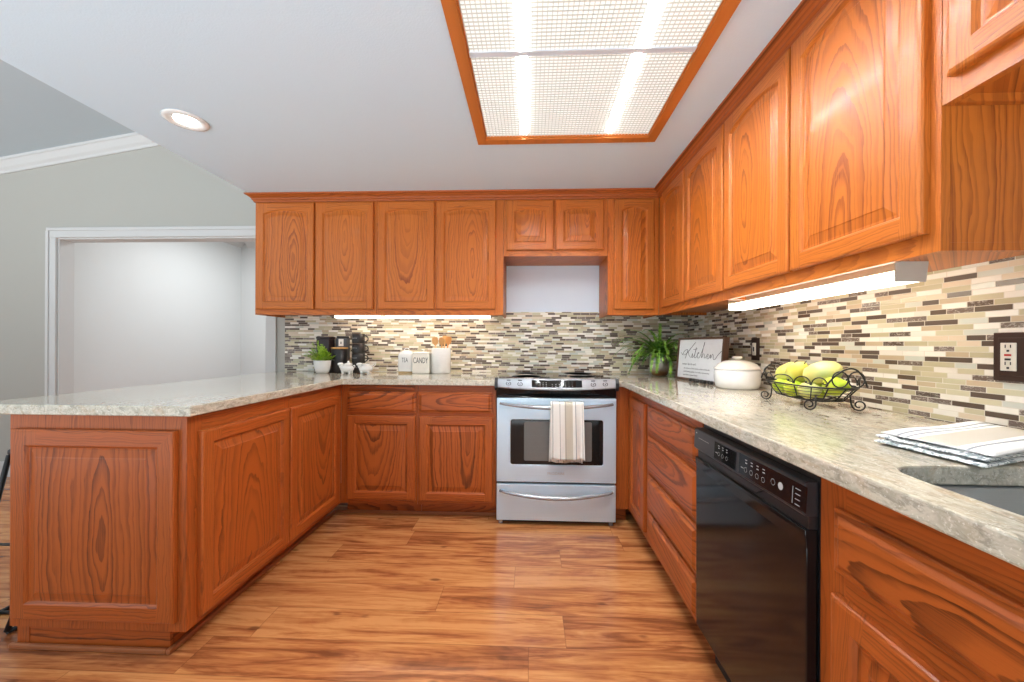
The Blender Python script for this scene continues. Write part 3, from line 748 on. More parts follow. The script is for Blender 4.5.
# ------------------------------------------------------------ range
def range_():
    r = thing('range', 'stainless steel slide-in range with a black glass cooktop and a towel on its handle', 'stove', (.0015, -.635, 0))
    hw = .372
    obj('body', B().box(-hw, hw, .0, .615, .03, .86), BLACK_S, r)
    # cooktop glass
    b = B(); b.box(-.383, .383, -.005, .62, .9165, .9225, 0, .002); obj('cooktop', b, GLASS_B, r)
    b = B(); b.box(-hw, hw, .0, .61, .8605, .916); obj('cooktop_base', b, BLACK_S, r)
    for cx, cy, rr in ((-.19, .17, .1), (.19, .17, .09), (-.19, .44, .075), (.19, .44, .105)):
        obj('burner_ring', B().lathe([(rr, 0), (rr, .0004), (rr-.003, .0004), (rr-.003, 0)], cx, cy, .9226, 40), OVENIN, r)
    # control panel: bowed front, slanted
    n = 20; b = B(); prof = []
    def bow(x): return .035*(1-(x/.385)**2)
    rings = []
    for i in range(n+1):
        x = -.385+.77*i/n; bw = bow(x)
        ys = [(.0, .9165), (-.012-bw*.3, .9255), (-.028-bw*.6, .921), (-.04-bw, .875-.012*(1-(x/.385)**2)), (-.036-bw, .868-.012*(1-(x/.385)**2)), (.0, .868-.012*(1-(x/.385)**2))]
        rings.append([b.m.verts.new((x, y, z)) for y, z in ys])
    for a, c in zip(rings, rings[1:]):
        for k in range(6): f = b.m.faces.new([a[k], a[(k+1) % 6], c[(k+1) % 6], c[k]])
    b.m.faces.new(rings[0]); b.m.faces.new(rings[-1]); cp = obj('control_panel', b, m_steel('satin_panel_steel', (176, 180, 186), .42), r)
    for s in (-1, 1):
        e = B(); e.prism([(.0, .928), (-.03, .926), (-.05, .9), (-.05, .868), (-.03, .85), (.0, .85)], s*.3855, s*.366, 'x'); obj('end_cap', e, BLACK_S, r)
    # surface point on the slanted panel: t=0 top .. 1 bottom
    def P(x, t, off=.0008):
        bw = bow(x); y = (-.028-bw*.6)*(1-t)+(-.04-bw)*t; z = .921*(1-t)+(.875-.012*(1-(x/.385)**2))*t
        return (x, y-off, z+off*.3)
    b = B(); m = 8
    for i in range(m):
        xa, xb = -.153+.309*i/m, -.153+.309*(i+1)/m
        b.quad([P(xa, .08), P(xb, .08), P(xb, .82), P(xa, .82)])
    dp = obj('display', b, GLASS_B, r)
    b = B()
    def mk(x, t, w=.006, h=.07, off=.0016): b.quad([P(x, t, off), P(x+w, t, off), P(x+w, t+h, off), P(x, t+h, off)])
    for i in range(3):
        for j in range(3): mk(-.105+i*.019, .3+j*.18, .006, .06)
    for i in range(3):
        for j in range(2): mk(-.03+i*.022, .48+j*.18, .006, .06)
    for i in range(3): mk(.055+i*.02, .2, .0008, .4); mk(.052+i*.021, .66, .006, .06)
    mk(-.128, .15, .003, .05); mk(-.13, .3, .006, .06)
    obj('display_marks', b, plain('dim_display_marks', rgb(150, 150, 150), .6), dp)
    for x in (-.298, -.226, .226, .301):
        b = B()
        for k in range(12):
            a0 = 2*PI*k/12; 
            if k in (3,): continue
            a1 = a0+.45
            def Q(a, rr): return P(x+math.cos(a)*rr*1.0, .55-math.sin(a)*rr*13, .0014)
            b.quad([Q(a0, .0175), Q(a1, .0175), Q(a1, .0115), Q(a0, .0115)])
        b.quad([P(x-.012, .08), P(x+.012, .08), P(x+.012, .2), P(x-.012, .2)])
        b.quad([P(x-.005, .5, .0014), P(x+.005, .5, .0014), P(x+.002, .62, .0014), P(x-.002, .62, .0014)])
        b.quad([P(x-.004, .96), P(x+.004, .96), P(x+.004, 1.0), P(x-.004, 1.0)])
        obj('burner_button', b, BLACK_S, r, recalc=False)
    # black curved vent band
    b = B(); rings = []
    for i in range(n+1):
        x = -.372+.744*i/n; bw = .035*(1-(x/.385)**2)
        ys = [(.0, .8675-.012*(1-(x/.385)**2)), (-.03-bw, .8675-.012*(1-(x/.385)**2)), (-.026-bw*.5, .83), (-.024, .818), (-.03, .808), (.0, .806)]
        rings.append([b.m.verts.new((x, y, z)) for y, z in ys])
    for a, c in zip(rings, rings[1:]):
        for k in range(6): b.m.faces.new([a[k], a[(k+1) % 6], c[(k+1) % 6], c[k]])
    b.m.faces.new(rings[0]); b.m.faces.new(rings[-1]); obj('vent_band', b, BLACK_G, r)
    # oven door with window opening
    d = thing_part = B()
    win = rrect(-.285, .292, .386, .668, .014, 4)
    d.prism([(-hw, .276), (hw, .276), (hw, .802), (-hw, .802)], -.034, -.0005, 'y', 0, [win[::-1]])
    dd = obj('oven_door', d, STEEL, r); bevel(dd, .004)
    w = B(); w.prism(rrect(-.2848, .2918, .3862, .6678, .014, 4), -.030, -.024, 'y'); wn = obj('oven_window', w, OVENWIN, dd)
    wi = B(); wi.prism(rrect(-.20, .222, .41, .655, .01, 4), -.0305, -.0302, 'y')
    for k in range(5): wi.box(-.19, .21, -.0312, -.0306, .46+.0*k+k*.035, .4625+k*.035)
    obj('inner_glass', wi, [OVENIN], wn)
    text_obj('badge', 'FRIGIDAIRE', .021, MARK, dd, (0, -.0346, .332), (PI/2, 0, 0), .0003, 1.0)
    def handle(z, droop, par):
        b = B(); pth = []; rs = []
        for i in range(25):
            t = i/24; x = -.35+.70*t; s = math.sin(PI*t)
            pth.append((x, -.036-.05*s**.6, z-droop*s)); rs.append(.0085+.0045*s)
        b.tube(pth, rs, 10); obj('handle', b, STEEL_D, par)
    handle(.768, .018, dd)
    dr = B(); dr.box(-hw, hw, -.032, -.0005, .034, .262, 0, .004); drw = obj('warming_drawer', dr, STEEL, r)
    handle(.222, .025, drw)
    b = B(); b.box(-.35, .35, .03, .05, .0, .0295); obj('toe_base', b, BLACK_S, r)
    for sx in (-1, 1): obj('foot', B().box(sx*.36, sx*.335, .0, .025, .0, .0295), STEEL_D, r)
range_()

def hanging_towel():
    b = B(); uvl = b.m.loops.layers.uv.new('UVMap')
    nx, ny = 36, 30
    x0, x1 = -.037, .163; ztop, zf, zb = .776, .438, .408
    def grid(ypos, zbot, xsh, amp, ph):
        rows = []
        for j in range(ny+1):
            t = j/ny; row = []
            for i in range(nx+1):
                u = i/nx; fl = t
                x = x0+(x1-x0)*u+xsh*t+.006*t*(u-.5)
                y = ypos+amp*fl*math.sin(u*PI*5+ph)*.8+.004*fl*math.sin(u*23)
                z = ztop-(ztop-zbot)*t+.004*math.sin(u*9+ph)*t
                row.append((x, y, z, u))
            rows.append(row)
        return rows
    back = grid(-.687, zb, -.004, .004, 1)[::-1]
    front = grid(-.738, zf, .006, .008, .3)
    # over the handle bar
    top = []
    for k in range(1, 6):
        a = PI*k/6; top.append([(back[-1][i][0]*(1-k/6)+front[0][i][0]*k/6, -.7125+.0255*math.cos(a), ztop+.012*math.sin(a), back[-1][i][3]) for i in range(nx+1)])
    rows = back+top+front
    V = [[b.m.verts.new(p[:3]) for p in row] for row in rows]
    for j in range(len(V)-1):
        for i in range(nx):
            f = b.m.faces.new([V[j][i], V[j][i+1], V[j+1][i+1], V[j+1][i]]); f.smooth = True
            for lp, (jj, ii) in zip(f.loops, ((j, i), (j, i+1), (j+1, i+1), (j+1, i))): lp[uvl].uv = (rows[jj][ii][3], jj/len(rows))
    o = obj('dish_towel', b, TOWEL1); m = o.modifiers.new('solid', 'SOLIDIFY'); m.thickness = .003; m.offset = 0
    tag(o, 'ivory dish towel with taupe stripes hanging over the oven door handle', 'towel')
hanging_towel()

# ------------------------------------------------------------ dishwasher (local x = -(world y), front -y -> world -x)
def dishwasher():
    r = thing('dishwasher', 'black dishwasher with a slanted control panel built in between oak cabinets', 'dishwasher', (XF, -1.6545, 0), -PI/2)
    w = .5575
    obj('tub', B().box(.002, w-.002, .002, .57, .1, .87), BLACK_S, r)
    d = B(); d.prism([(.0, .13), (-.018, .13), (-.024, .14), (-.026, .70), (-.029, .728), (-.029, .738), (-.002, .738), (.0, .73)], .004, w-.004, 'x')
    dd = obj('door', d, BLACK_G, r); bevel(dd, .002)
    c = B(); c.prism([(0, .768), (-.026, .766), (-.0345, .774), (-.031, .838), (-.025, .842), (0, .842)], .004, w-.004, 'x'); cp = obj('control_panel', c, DW_PANEL, r); bevel(cp, .002)
    # grip pocket between panel and door
    g = B(); g.box(.006, w-.006, -.02, 0, .7385, .7675); obj('grip_recess', g, BLACK_S, r)
    h = B(); h.prism([(.17, .767), (.40, .767), (.37, .748), (.20, .748)], -.028, -.0205, 'y'); obj('grip', h, BLACK_S, r)
    k = B(); k.box(.004, w-.004, .045, .06, .0, .128); obj('kick_plate', k, BLACK_S, r)
    def Y(z): return -.0345+(z-.774)*(.0035/.064)-.0006
    def pl(x0, x1, z0, z1, m, nm, off=0, par=cp):
        b = B(); b.quad([(x0, Y(z0)-off, z0), (x1, Y(z0)-off, z0), (x1, Y(z1)-off, z1), (x0, Y(z1)-off, z1)]); return obj(nm, b, m, par)
    pl(.155, .285, .778, .83, GLASS_B, 'touch_area'); pl(.30, .565, .778, .834, BLACK_G, 'display_area')
    b = B()
    def q(x0, x1, z0, z1, off=.0008): b.quad([(x0, Y(z0)-off, z0), (x1, Y(z0)-off, z0), (x1, Y(z1)-off, z1), (x0, Y(z1)-off, z1)])
    def ringq(cx, cz, ro, ri, n=12):
        for i in range(n):
            a0, a1 = 2*PI*i/n, 2*PI*(i+1)/n
            pts = []
            for a, rr in ((a0, ro), (a1, ro), (a1, ri), (a0, ri)):
                z = cz+rr*math.sin(a); pts.append((cx+rr*math.cos(a), Y(z)-.0008, z))
            b.quad(pts)
    q(.04, .118, .812, .8135)
    for i in range(4):
        ringq(.185+i*.024, .797, .006, .0052) if i < 3 else None
        if i < 3: q(.182+i*.024, .189+i*.024, .814, .8165); q(.18+i*.024, .188+i*.024, .821, .823)
        ringq(.335+i*.026, .797, .0068, .006); q(.332+i*.026, .341+i*.026, .814, .8165); q(.331+i*.026, .34+i*.026, .822, .824)
    q(.165, .18, .797, .799); q(.312, .325, .797, .799)
    ringq(.452, .806, .008, .007)
    ringq(.48, .806, .009, .0001)
    for i in range(4): q(.53, .546, .785+i*.0115, .7865+i*.0115)
    q(.521, .5225, .784, .822)
    q(.02, .028, .825, .829)
    obj('control_marks', b, MARK, cp, recalc=False)
dishwasher()

# ------------------------------------------------------------ wall plates
def plate(loc, label, wdt, hgt):
    r = thing('wall_plate' if wdt < .1 else 'wall_outlet', label, 'outlet' if wdt > .1 else 'light switch', loc, -PI/2)
    b = B(); b.box(-wdt/2, wdt/2, -.006, -.0005, -hgt/2, hgt/2, 0, .002)
    b.box(-wdt/2+.012, wdt/2-.012, -.008, -.0062, -hgt/2+.014, hgt/2-.014, 0, .001)
    obj('cover_plate', b, BRONZE, r)
    return r
r = plate((XR-.008, -2.055, 1.111), 'dark bronze outlet plate with an ivory outlet above the folded towel', .122, .126)
b = B(); b.box(-.041, -.008, -.0105, -.0082, -.036, .036, 0, .001); rc = obj('receptacle', b, PLASTIC, r, (-.001, 0, 0))
b = B()
for s in (-1, 1):
    b.box(-.031, -.029, -.0112, -.0106, s*.022+.001, s*.022+.009); b.box(-.02, -.018, -.0112, -.0106, s*.022+.001, s*.022+.009); b.box(-.027, -.022, -.0112, -.0106, s*.022-.009, s*.022-.004)
obj('slots', b, BLACK_S, rc)
obj('reset_button', B().box(-.0315, -.0175, -.0118, -.0106, .002, .007), RED_P, rc); obj('test_button', B().box(-.0305, -.0185, -.0118, -.0106, -.009, -.004), BLACK_S, rc)
r = plate((XR-.008, -.9175, 1.118), 'dark bronze switch plate behind the cream lidded crock', .072, .122)
obj('rocker_switch', B().box(-.016, .016, -.0125, -.0082, -.034, .034, 0, .002), PLASTIC, r); obj('toggle', B().box(-.004, .004, -.0145, -.0126, -.012, .012), BLACK_S, r)

# ------------------------------------------------------------ counter items, left back
ZI = ZT+.0003
def bushy_plant():
    r = thing('potted_plant', 'small bright green leafy plant in a round white pot, left of the black canister', 'plant', (-1.728, -.242, ZI)); r.scale = (.92, .92, .96)
    obj('pot', B().lathe([(.03, 0), (.046, .004), (.056, .03), (.064, .07), (.066, .098), (.066, .103), (.061, .103), (.059, .09), (.02, .088)], n=36), WHITE_C, r)
    obj('soil', B().lathe([(.001, .0885), (.03, .0892), (.058, .0886)], n=24, cap=False), LEAFD, r)
    b = B(); rnd = random.Random(3)
    for q in range(64):
        a = rnd.uniform(0, 2*PI); tilt = rnd.uniform(.05, 1.15); L = rnd.uniform(.09, .15)
        if math.cos(a) > .5: L *= .8
        if math.cos(a) < -.5: L *= 1.1
        if math.sin(a) > .3: L *= .8
        d = Vector((math.cos(a)*math.sin(tilt), math.sin(a)*math.sin(tilt)*.8, math.cos(tilt)))
        base = Vector((math.cos(a)*.03*rnd.random(), math.sin(a)*.03*rnd.random(), .09))
        for k in range(11):
            t = (k+1)/11; p = base+d*L*t+Vector((0, 0, -.02*t*t*math.sin(tilt)))
            for sgn in (-1, 1):
                sd = d.cross(Vector((0, 0, 1)))
                if sd.length < .1: sd = Vector((1, 0, 0))
                sd.normalize(); ang = rnd.uniform(-.5, .7)
                sd = (sd*sgn+d*.4+Vector((0, 0, ang))).normalized(); ll = rnd.uniform(.018, .028)*(1-.35*t)
                w = d*.007
                b.quad([p, p+sd*ll*.5+w, p+sd*ll, p+sd*ll*.5-w])
    obj('foliage', b, LEAF1, r, recalc=False)
bushy_plant()
r = thing('storage_canister', 'plum-black box canister standing behind the small plant', 'canister', (-1.80, -.07, ZI))
obj('body', B().box(-.05, .055, -.045, .045, 0, .262, 0, .006), BROWN_C, r); obj('lid', B().box(-.052, .057, -.047, .047, .2625, .28, 0, .004), BROWN_C, r)
r = thing('storage_canister', 'black cylindrical canister with a light wood lid beside the small plant', 'canister', (-1.645, -.145, ZI))
obj('body', B().lathe([(.001, 0), (.056, 0), (.06, .004), (.06, .18), (.056, .183), (.001, .183)], n=40), BLACK_C, r)
obj('lid', B().lathe([(.001, .1835), (.061, .1835), (.062, .187), (.062, .194), (.059, .197), (.001, .197)], n=40), LIGHTWOOD, r)
def squig(parent, x0, x1, z, R, cx, amp, m, seed, nm='script_text'):
    rnd = random.Random(seed); b = B(); pts = []
    n = 30
    for i in range(n):
        t = i/(n-1); a = x0+(x1-x0)*t
        pts.append((cx+R*math.sin(a), -R*math.cos(a), z+amp*math.sin(t*26+rnd.uniform(-.3, .3))*(.6+.4*math.sin(t*7))))
    b.tube(pts, .0009, 5); return obj(nm, b, m, parent)
squig(r, -.9, -.1, .1, .0606, 0, .003, MARK, 2, 'label_script')
r = thing('storage_canister', 'slate-grey square tin with a white label, behind the wood-lidded black canister', 'canister', (-1.672, -.04, ZI))
obj('body', B().box(-.045, .045, -.03, .03, 0, .27, 0, .006), plain('slate_grey_tin', rgb(70, 74, 80), .4), r)
obj('lid', B().box(-.04, .04, -.027, .027, .2705, .285, 0, .004), BLACK_C, r)
lb = obj('label_patch', B().box(-.02, .02, -.0312, -.0303, .205, .262), WHITE_C, r); obj('label_mark', B().box(-.004, .004, -.032, -.0313, .222, .24), INK, lb)

def mug(z, k, label):
    r = thing('mug', label, 'mug', (-1.499, -.14, z), 0, 'stack of black mugs')
    h = .0745
    b = B().lathe([(.04, 0), (.0455, .002), (.047, .006), (.0475, .04), (.0475, h), (.0445, h), (.044, .04), (.042, .012), (.001, .008)], n=36, cap=False)
    bo = obj('body', b, BLACK_C, r)
    hb = B(); pts = [(.046+.031*math.sin(PI*i/12), 0, .012+.048*(1-math.cos(PI*i/12))/2) for i in range(13)]
    hb.tube(pts, .0045, 8); obj('handle', hb, BLACK_C, r)
    squig(r, -.75, .2, .04, .0478, 0, .0035, MARK, k)
for k, (nm) in enumerate(['bottom', 'second from the bottom', 'second from the top', 'top']):
    mug(ZI+k*.0758, k, 'black mug with thin white script, the %s one of the stacked mugs' % nm if k in (0, 3) else 'black mug with thin white script, %s in the stack of four' % nm)

def creamer(loc, label, pot):
    r = thing('ceramic_creamer', label, 'creamer', loc, 0); r.scale = (.9, .9, .88)
    b = B()
    b.ball((0, 0, .045), .052, 0, 1.1, .8, .68, 28, 14)
    for sx in (-.028, .028):
        for sy in (-.018, .018): b.lathe([(.008, .0), (.01, .002), (.012, .02), (.014, .026)], sx, sy, 0.0, 12)
    o = smooth(obj('body', b, WHITE_C, r))
    b = B()
    for s in (-1, 1): b.ball((-.056, s*.014, .082), .016, 0, 1.2, .6, .8, 12, 8)
    b.ball((-.05, 0, .062), .02, 0, .9, .9, .8, 14, 8); obj('head', b, WHITE_C, r)
    if pot:
        b = B(); b.lathe([(.001, .094), (.012, .092), (.03, .087), (.038, .078)], .008, 0, 0, 24, sy=.8, cap=False); b.ball((.012, 0, .1), .011, 0, 1, 1, 1, 12, 8); obj('lid', b, WHITE_C, r)
        b = B(); b.tube([(.05, 0, .07), (.062, 0, .072), (.066, 0, .06), (.06, 0, .05)], .004, 8); obj('tail', b, WHITE_C, r)
    else:
        b = B(); b.tube([(.04, 0, .068), (.058, 0, .074), (.072, 0, .09), (.082, 0, .094), (.08, 0, .078), (.064, 0, .062), (.046, 0, .052)], .0045, 8); obj('handle', b, WHITE_C, r)
        b = B(); b.lathe([(.036, .078), (.04, .086), (.037, .087), (.03, .08)], -.004, 0, 0, 24, sy=.8, cap=False); obj('rim', b, WHITE_C, r)
creamer((-1.528, -.262, ZI), 'white pig-shaped lidded sugar pot in front of the black canister', True)
creamer((-1.385, -.262, ZI), 'white pig-shaped creamer with a curled handle, in front of the stacked mugs', False)

# white canisters
DULLWOOD = oak('dull_tan_wood', 'x', 9, .1, 150, (190, 166, 120), (150, 120, 80), .3, .5)
r = thing('storage_canister', 'white round-shouldered canister on a tan base, leftmost of the white containers', 'canister', (-1.121, -.13, ZI))
sec = lambda w, d, r_: rrect(-w, w, -d, d, r_, 4)
def loft(b, secs, mi=0):
    V = [[b.m.verts.new((x, y, z)) for x, y in s] for s, z in secs]
    for a, c in zip(V, V[1:]):
        for i in range(len(a)):
            f = b.m.faces.new([a[i], a[(i+1) % len(a)], c[(i+1) % len(a)], c[i]]); f.material_index = mi; f.smooth = False
    b.m.faces.new(V[0]).material_index = mi; b.m.faces.new(V[-1]).material_index = mi
    return b
obj('base', loft(B(), [(sec(.055, .045, .02), 0), (sec(.055, .045, .02), .014)]), DULLWOOD, r)
obj('body', loft(B(), [(sec(.056, .046, .02), .0145), (sec(.057, .047, .02), .03), (sec(.057, .047, .02), .13), (sec(.053, .043, .02), .15), (sec(.045, .036, .02), .162)]), WHITE_C, r)
b = B(); loft(b, [(sec(.043, .034, .02), .1625), (sec(.03, .024, .014), .172), (sec(.012, .012, .006), .176)]); b.tube([(.018*math.cos(a), 0, .182+.01*math.sin(a)) for a in [2*PI*i/14 for i in range(14)]], .0035, 6, closed=True); obj('lid', b, WHITE_C, r)
text_obj('lettering', 'TEA', .05, INK, r, (0, -.0475, .1), (PI/2, 0, 0), .0003, .55)
r = thing('storage_canister', 'white square canister with tall thin lettering, middle of the white containers', 'canister', (-.994, -.13, ZI))
obj('body', loft(B(), [(sec(.062, .06, .008), 0), (sec(.066, .064, .01), .006), (sec(.066, .064, .01), .14), (sec(.063, .061, .01), .146)]), CREAM_C, r)
b = loft(B(), [(sec(.065, .063, .01), .1465), (sec(.066, .064, .01), .158), (sec(.055, .053, .02), .166), (sec(.02, .02, .01), .168)]); b.lathe([(.01, .168), (.009, .172), (.016, .177), (.012, .183), (.001, .185)], n=16); obj('lid', b, CREAM_C, r)
text_obj('lettering', 'CANDY', .062, INK, r, (0, -.0645, .098), (PI/2, 0, 0), .0003, .52)
r = thing('utensil_crock', 'white cylindrical crock holding wooden utensils', 'crock', (-.852, -.13, ZI))
obj('body', B().lathe([(.001, 0), (.07, 0), (.074, .005), (.074, .19), (.072, .194), (.069, .19), (.068, .02), (.001, .012)], n=44, cap=False), WHITE_C, r)
def utensil(name, label, lean, ang, L, head, cat='utensil', mat=None):
    loc = (-.852+math.cos(ang)*.022, -.13+math.sin(ang)*.022, ZI+.016)
    o = thing(name, label, cat, loc)
    d = Vector((math.cos(ang)*math.sin(lean), math.sin(ang)*math.sin(lean), math.cos(lean))); side = Vector((1, 0, 0)); side = (side-d*side.dot(d)).normalized(); n = d.cross(side)
    b = B(); b.tube([tuple(d*L*t) for t in (0, .3, .77)], .0055, 8); obj('shaft', b, mat or LIGHTWOOD, o)
    b = B(); w = head; pts = []
    outline = [(-.2, .0), (-.9, .3), (-1, .65), (-.8, .95), (0, 1.0), (.8, .95), (1, .65), (.9, .3), (.2, 0)]
    fr = [b.m.verts.new(d*(L*.75+L*.25*v)+side*u*w+n*.003) for u, v in outline]; bk = [b.m.verts.new(d*(L*.75+L*.25*v)+side*u*w-n*.003) for u, v in outline]
    b.m.faces.new(fr); b.m.faces.new(bk[::-1])
    for i in range(len(fr)): b.m.faces.new([fr[i], fr[(i+1) % len(fr)], bk[(i+1) % len(fr)], bk[i]])
    obj('head', b, mat or LIGHTWOOD, o)
ORANGEW = oak('honey_wood', 'z', 9, .1, 150, (226, 160, 92), (190, 116, 56), .2, .5)
utensil('wooden_spatula', 'honey-coloured wooden spatula leaning right in the white crock', .17, -.2, .272, .022, mat=ORANGEW)
utensil('wooden_spoon', 'pale wooden spoon leaning left in the white crock', .1, PI+.2, .265, .024)
utensil('wooden_spatula', 'light wooden turner at the front centre of the white crock', .06, -1.2, .262, .022)
utensil('wooden_spoon', 'pale wooden spoon with the tallest head, at the back of the white crock', .12, 1.2, .278, .02)

# ------------------------------------------------------------ counter items, right back
def fern():
    r = thing('potted_fern', 'arching green fern in a silver and bronze ribbed pot in the back right corner', 'plant', (.795, -.19, ZI))
    prof = [(.04, 0), (.05, .003), (.062, .03), (.073, .08), (.076, .12), (.074, .152), (.072, .156), (.068, .152), (.068, .135), (.01, .132)]
    b = B(); n = 72; rings = []
    for rr, z in prof:
        rings.append([b.m.verts.new(((rr+(.0014 if k % 3 == 0 else -.0006))*math.cos(2*PI*k/n), (rr+(.0014 if k % 3 == 0 else -.0006))*math.sin(2*PI*k/n), z)) for k in range(n)])
    for a, c in zip(rings, rings[1:]):
        for k in range(n): f = b.m.faces.new([a[k], a[(k+1) % n], c[(k+1) % n], c[k]]); f.smooth = True
    b.m.faces.new(rings[0]); b.m.faces.new(rings[-1]); obj('pot', b, POTM, r)
    b = B(); rnd = random.Random(11)
    for s in range(120):
        a = rnd.uniform(0, 2*PI); up = rnd.uniform(.4, 1.5); L = rnd.uniform(.22, .4)
        if math.sin(a) > .2: L *= .6
        if math.cos(a) > .55: L *= .72
        if math.cos(a) < -.5: L *= 1.1
        o = Vector((math.cos(a), math.sin(a), 0)); p = Vector((o.x*.02, o.y*.02, .135)); prev = p; N = 16
        el = up; stp = L/N; side = Vector((-o.y, o.x, 0)); cv = rnd.uniform(1.0, 2.1)
        pts = [p.copy()]
        for k in range(N):
            t = k/N; p = p+(o*math.cos(el)+Vector((0, 0, math.sin(el))))*stp; el -= cv/N*1.15; pts.append(p.copy())
        yl = .18
        pts = [Vector((q.x, min(q.y, yl-.02), max(q.z, .02))) for q in pts]
        pts = [Vector((min(q.x, .19), q.y, min(q.z, .405))) for q in pts]
        pts = [Vector((q.x, max(q.y, -.235) if q.x > -.03 else q.y, q.z)) for q in pts]
        wmax = rnd.uniform(.012, .02)
        vs = []
        for k, q in enumerate(pts):
            t = k/N; w = wmax*math.sin(PI*min(1, .12+t*.88))**.6*(1-.5*t)+.0006
            zig = 1.0 if k % 2 == 0 else .55
            vs.append((b.m.verts.new(q+side*w*zig), b.m.verts.new(q+Vector((0, 0, -.002))), b.m.verts.new(q-side*w*zig)))
        for c, d in zip(vs, vs[1:]):
            for i in (0, 1): f = b.m.faces.new([c[i], c[i+1], d[i+1], d[i]])
        # leaflets
        for k in range(3, N, 1):
            q = pts[k]; t = k/N; dr = (pts[k]-pts[k-1])
            if dr.length < 1e-6: continue
            dr.normalize()
            for sg in (-1, 1):
                l = .03*(1-t*.7); tip = q+side*sg*l+dr*l*.8+Vector((0, 0, -.003))
                b.m.faces.new([b.m.verts.new(q), b.m.verts.new(q+side*sg*l*.45+dr*.014), b.m.verts.new(tip)])
    obj('fronds', b, LEAF2, r, recalc=False)
fern()

def sign():
    # leaning framed sign standing on the counter near the right wall
    p0 = Vector((.815, -.445)); p1 = Vector((.907, -.872)); d = (p1-p0); L = d.length; ang = math.atan2(d.y, d.x)
    r = thing('framed_sign', 'framed white sign with the script word Kitchen leaning beside the fern', 'sign', (p0.x, p0.y, ZI+.0032), ang)
    r.rotation_euler = (-.09, 0, ang); r.rotation_mode = 'XYZ'
    H = .272; fw = .013; D = .034
    b = B(); b.box(0, L, 0, D, 0, fw); b.box(0, L, 0, D, H-fw, H); b.box(0, fw, 0, D, fw, H-fw); b.box(L-fw, L, 0, D, fw, H-fw); obj('frame', b, DARKWOOD, r)
    bd = obj('board', B().box(fw, L-fw, .006, .014, fw, H-fw), SIGNW, r)
    # Kitchen in script, strokes in units of the board
    st = [
        [(.10, .60), (.14, .70), (.22, .74), (.20, .62), (.17, .50)],
        [(.40, .93), (.30, .78), (.22, .66), (.16, .60), (.10, .60), (.05, .66)],
        [(.235, .68), (.26, .60), (.30, .54), (.335, .55), (.35, .60), (.345, .64), (.335, .58), (.35, .53), (.375, .56), (.41, .66), (.43, .80), (.40, .60), (.405, .53), (.44, .55), (.47, .62), (.50, .66), (.48, .67), (.465, .60), (.475, .54), (.51, .54),
         (.55, .64), (.60, .84), (.61, .93), (.59, .80), (.565, .54), (.60, .64), (.625, .62), (.63, .54), (.66, .56), (.70, .64), (.71, .60), (.685, .56), (.70, .52), (.735, .55), (.76, .63), (.765, .54), (.80, .64), (.82, .60), (.825, .52), (.86, .52), (.91, .62), (.98, .72)],
        [(.36, .74), (.40, .745), (.455, .76)]]
    b = B(); iw, ih = L-2*fw, H-2*fw
    def cr(pts, m=5):
        out = []
        P = [pts[0]]+pts+[pts[-1]]
        for i in range(1, len(P)-2):
            for k in range(m):
                t = k/m; q = []
                for c in (0, 1):
                    p0_, p1_, p2_, p3_ = P[i-1][c], P[i][c], P[i+1][c], P[i+2][c]
                    q.append(.5*((2*p1_)+(-p0_+p2_)*t+(2*p0_-5*p1_+4*p2_-p3_)*t*t+(-p0_+3*p1_-3*p2_+p3_)*t**3))
                out.append(q)
        out.append(list(pts[-1])); return out
    for s in st: b.tube([(fw+x*iw, .0055, fw+z*ih) for x, z in cr(s)], .0013, 5)
    obj('script_lettering', b, INK, bd)
    # small print lines
    text_obj('small_print', 'noun \\kich-en\\', .02, INK, bd, (fw+iw*.28, .0056, fw+ih*.36), (PI/2, 0, 0), .0002, 1.2)
    text_obj('small_print', 'the heart of the home where friends', .0135, INK, bd, (fw+iw*.46, .0056, fw+ih*.25), (PI/2, 0, 0), .0002, 1.25)
    text_obj('small_print', 'and family gather to make memories', .0135, INK, bd, (fw+iw*.46, .0056, fw+ih*.165), (PI/2, 0, 0), .0002, 1.25)
    text_obj('small_print', 'and share good food', .0135, INK, bd, (fw+iw*.33, .0056, fw+ih*.08), (PI/2, 0, 0), .0002, 1.25)
sign()
# small dark bead string between sign and crock
def beads():
    b = B()
    for i in range(9):
        t = i/8; b.ball((.826+.036*t+.006*math.sin(i*1.9), -.665-.19*t, ZI+.0115), .0115, 0, 1, 1, 1, 12, 8)
    tag(obj('bead_garland', b, BLACK_C), 'short row of small black beads lying at the foot of the Kitchen sign', 'ornament')
beads()
r = thing('lidded_crock', 'cream white round crock with a domed lid and knob in front of the switch plate', 'crock', (.930, -.998, ZI))
obj('body', B().lathe([(.001, 0), (.09, 0), (.1, .006), (.107, .03), (.1095, .06), (.108, .09), (.105, .1), (.101, .1), (.098, .06), (.001, .03)], n=56, cap=False), WHITE_C, r)
obj('lid', B().lathe([(.110, .1005), (.111, .104), (.104, .112), (.09, .128), (.06, .142), (.03, .147), (.001, .148)], n=56, cap=False), CREAM_C, r)
obj('knob', B().lathe([(.001, .1482), (.016, .1485), (.015, .153), (.023, .157), (.026, .163), (.02, .167), (.001, .168)], n=28, cap=False), CREAM_C, r)

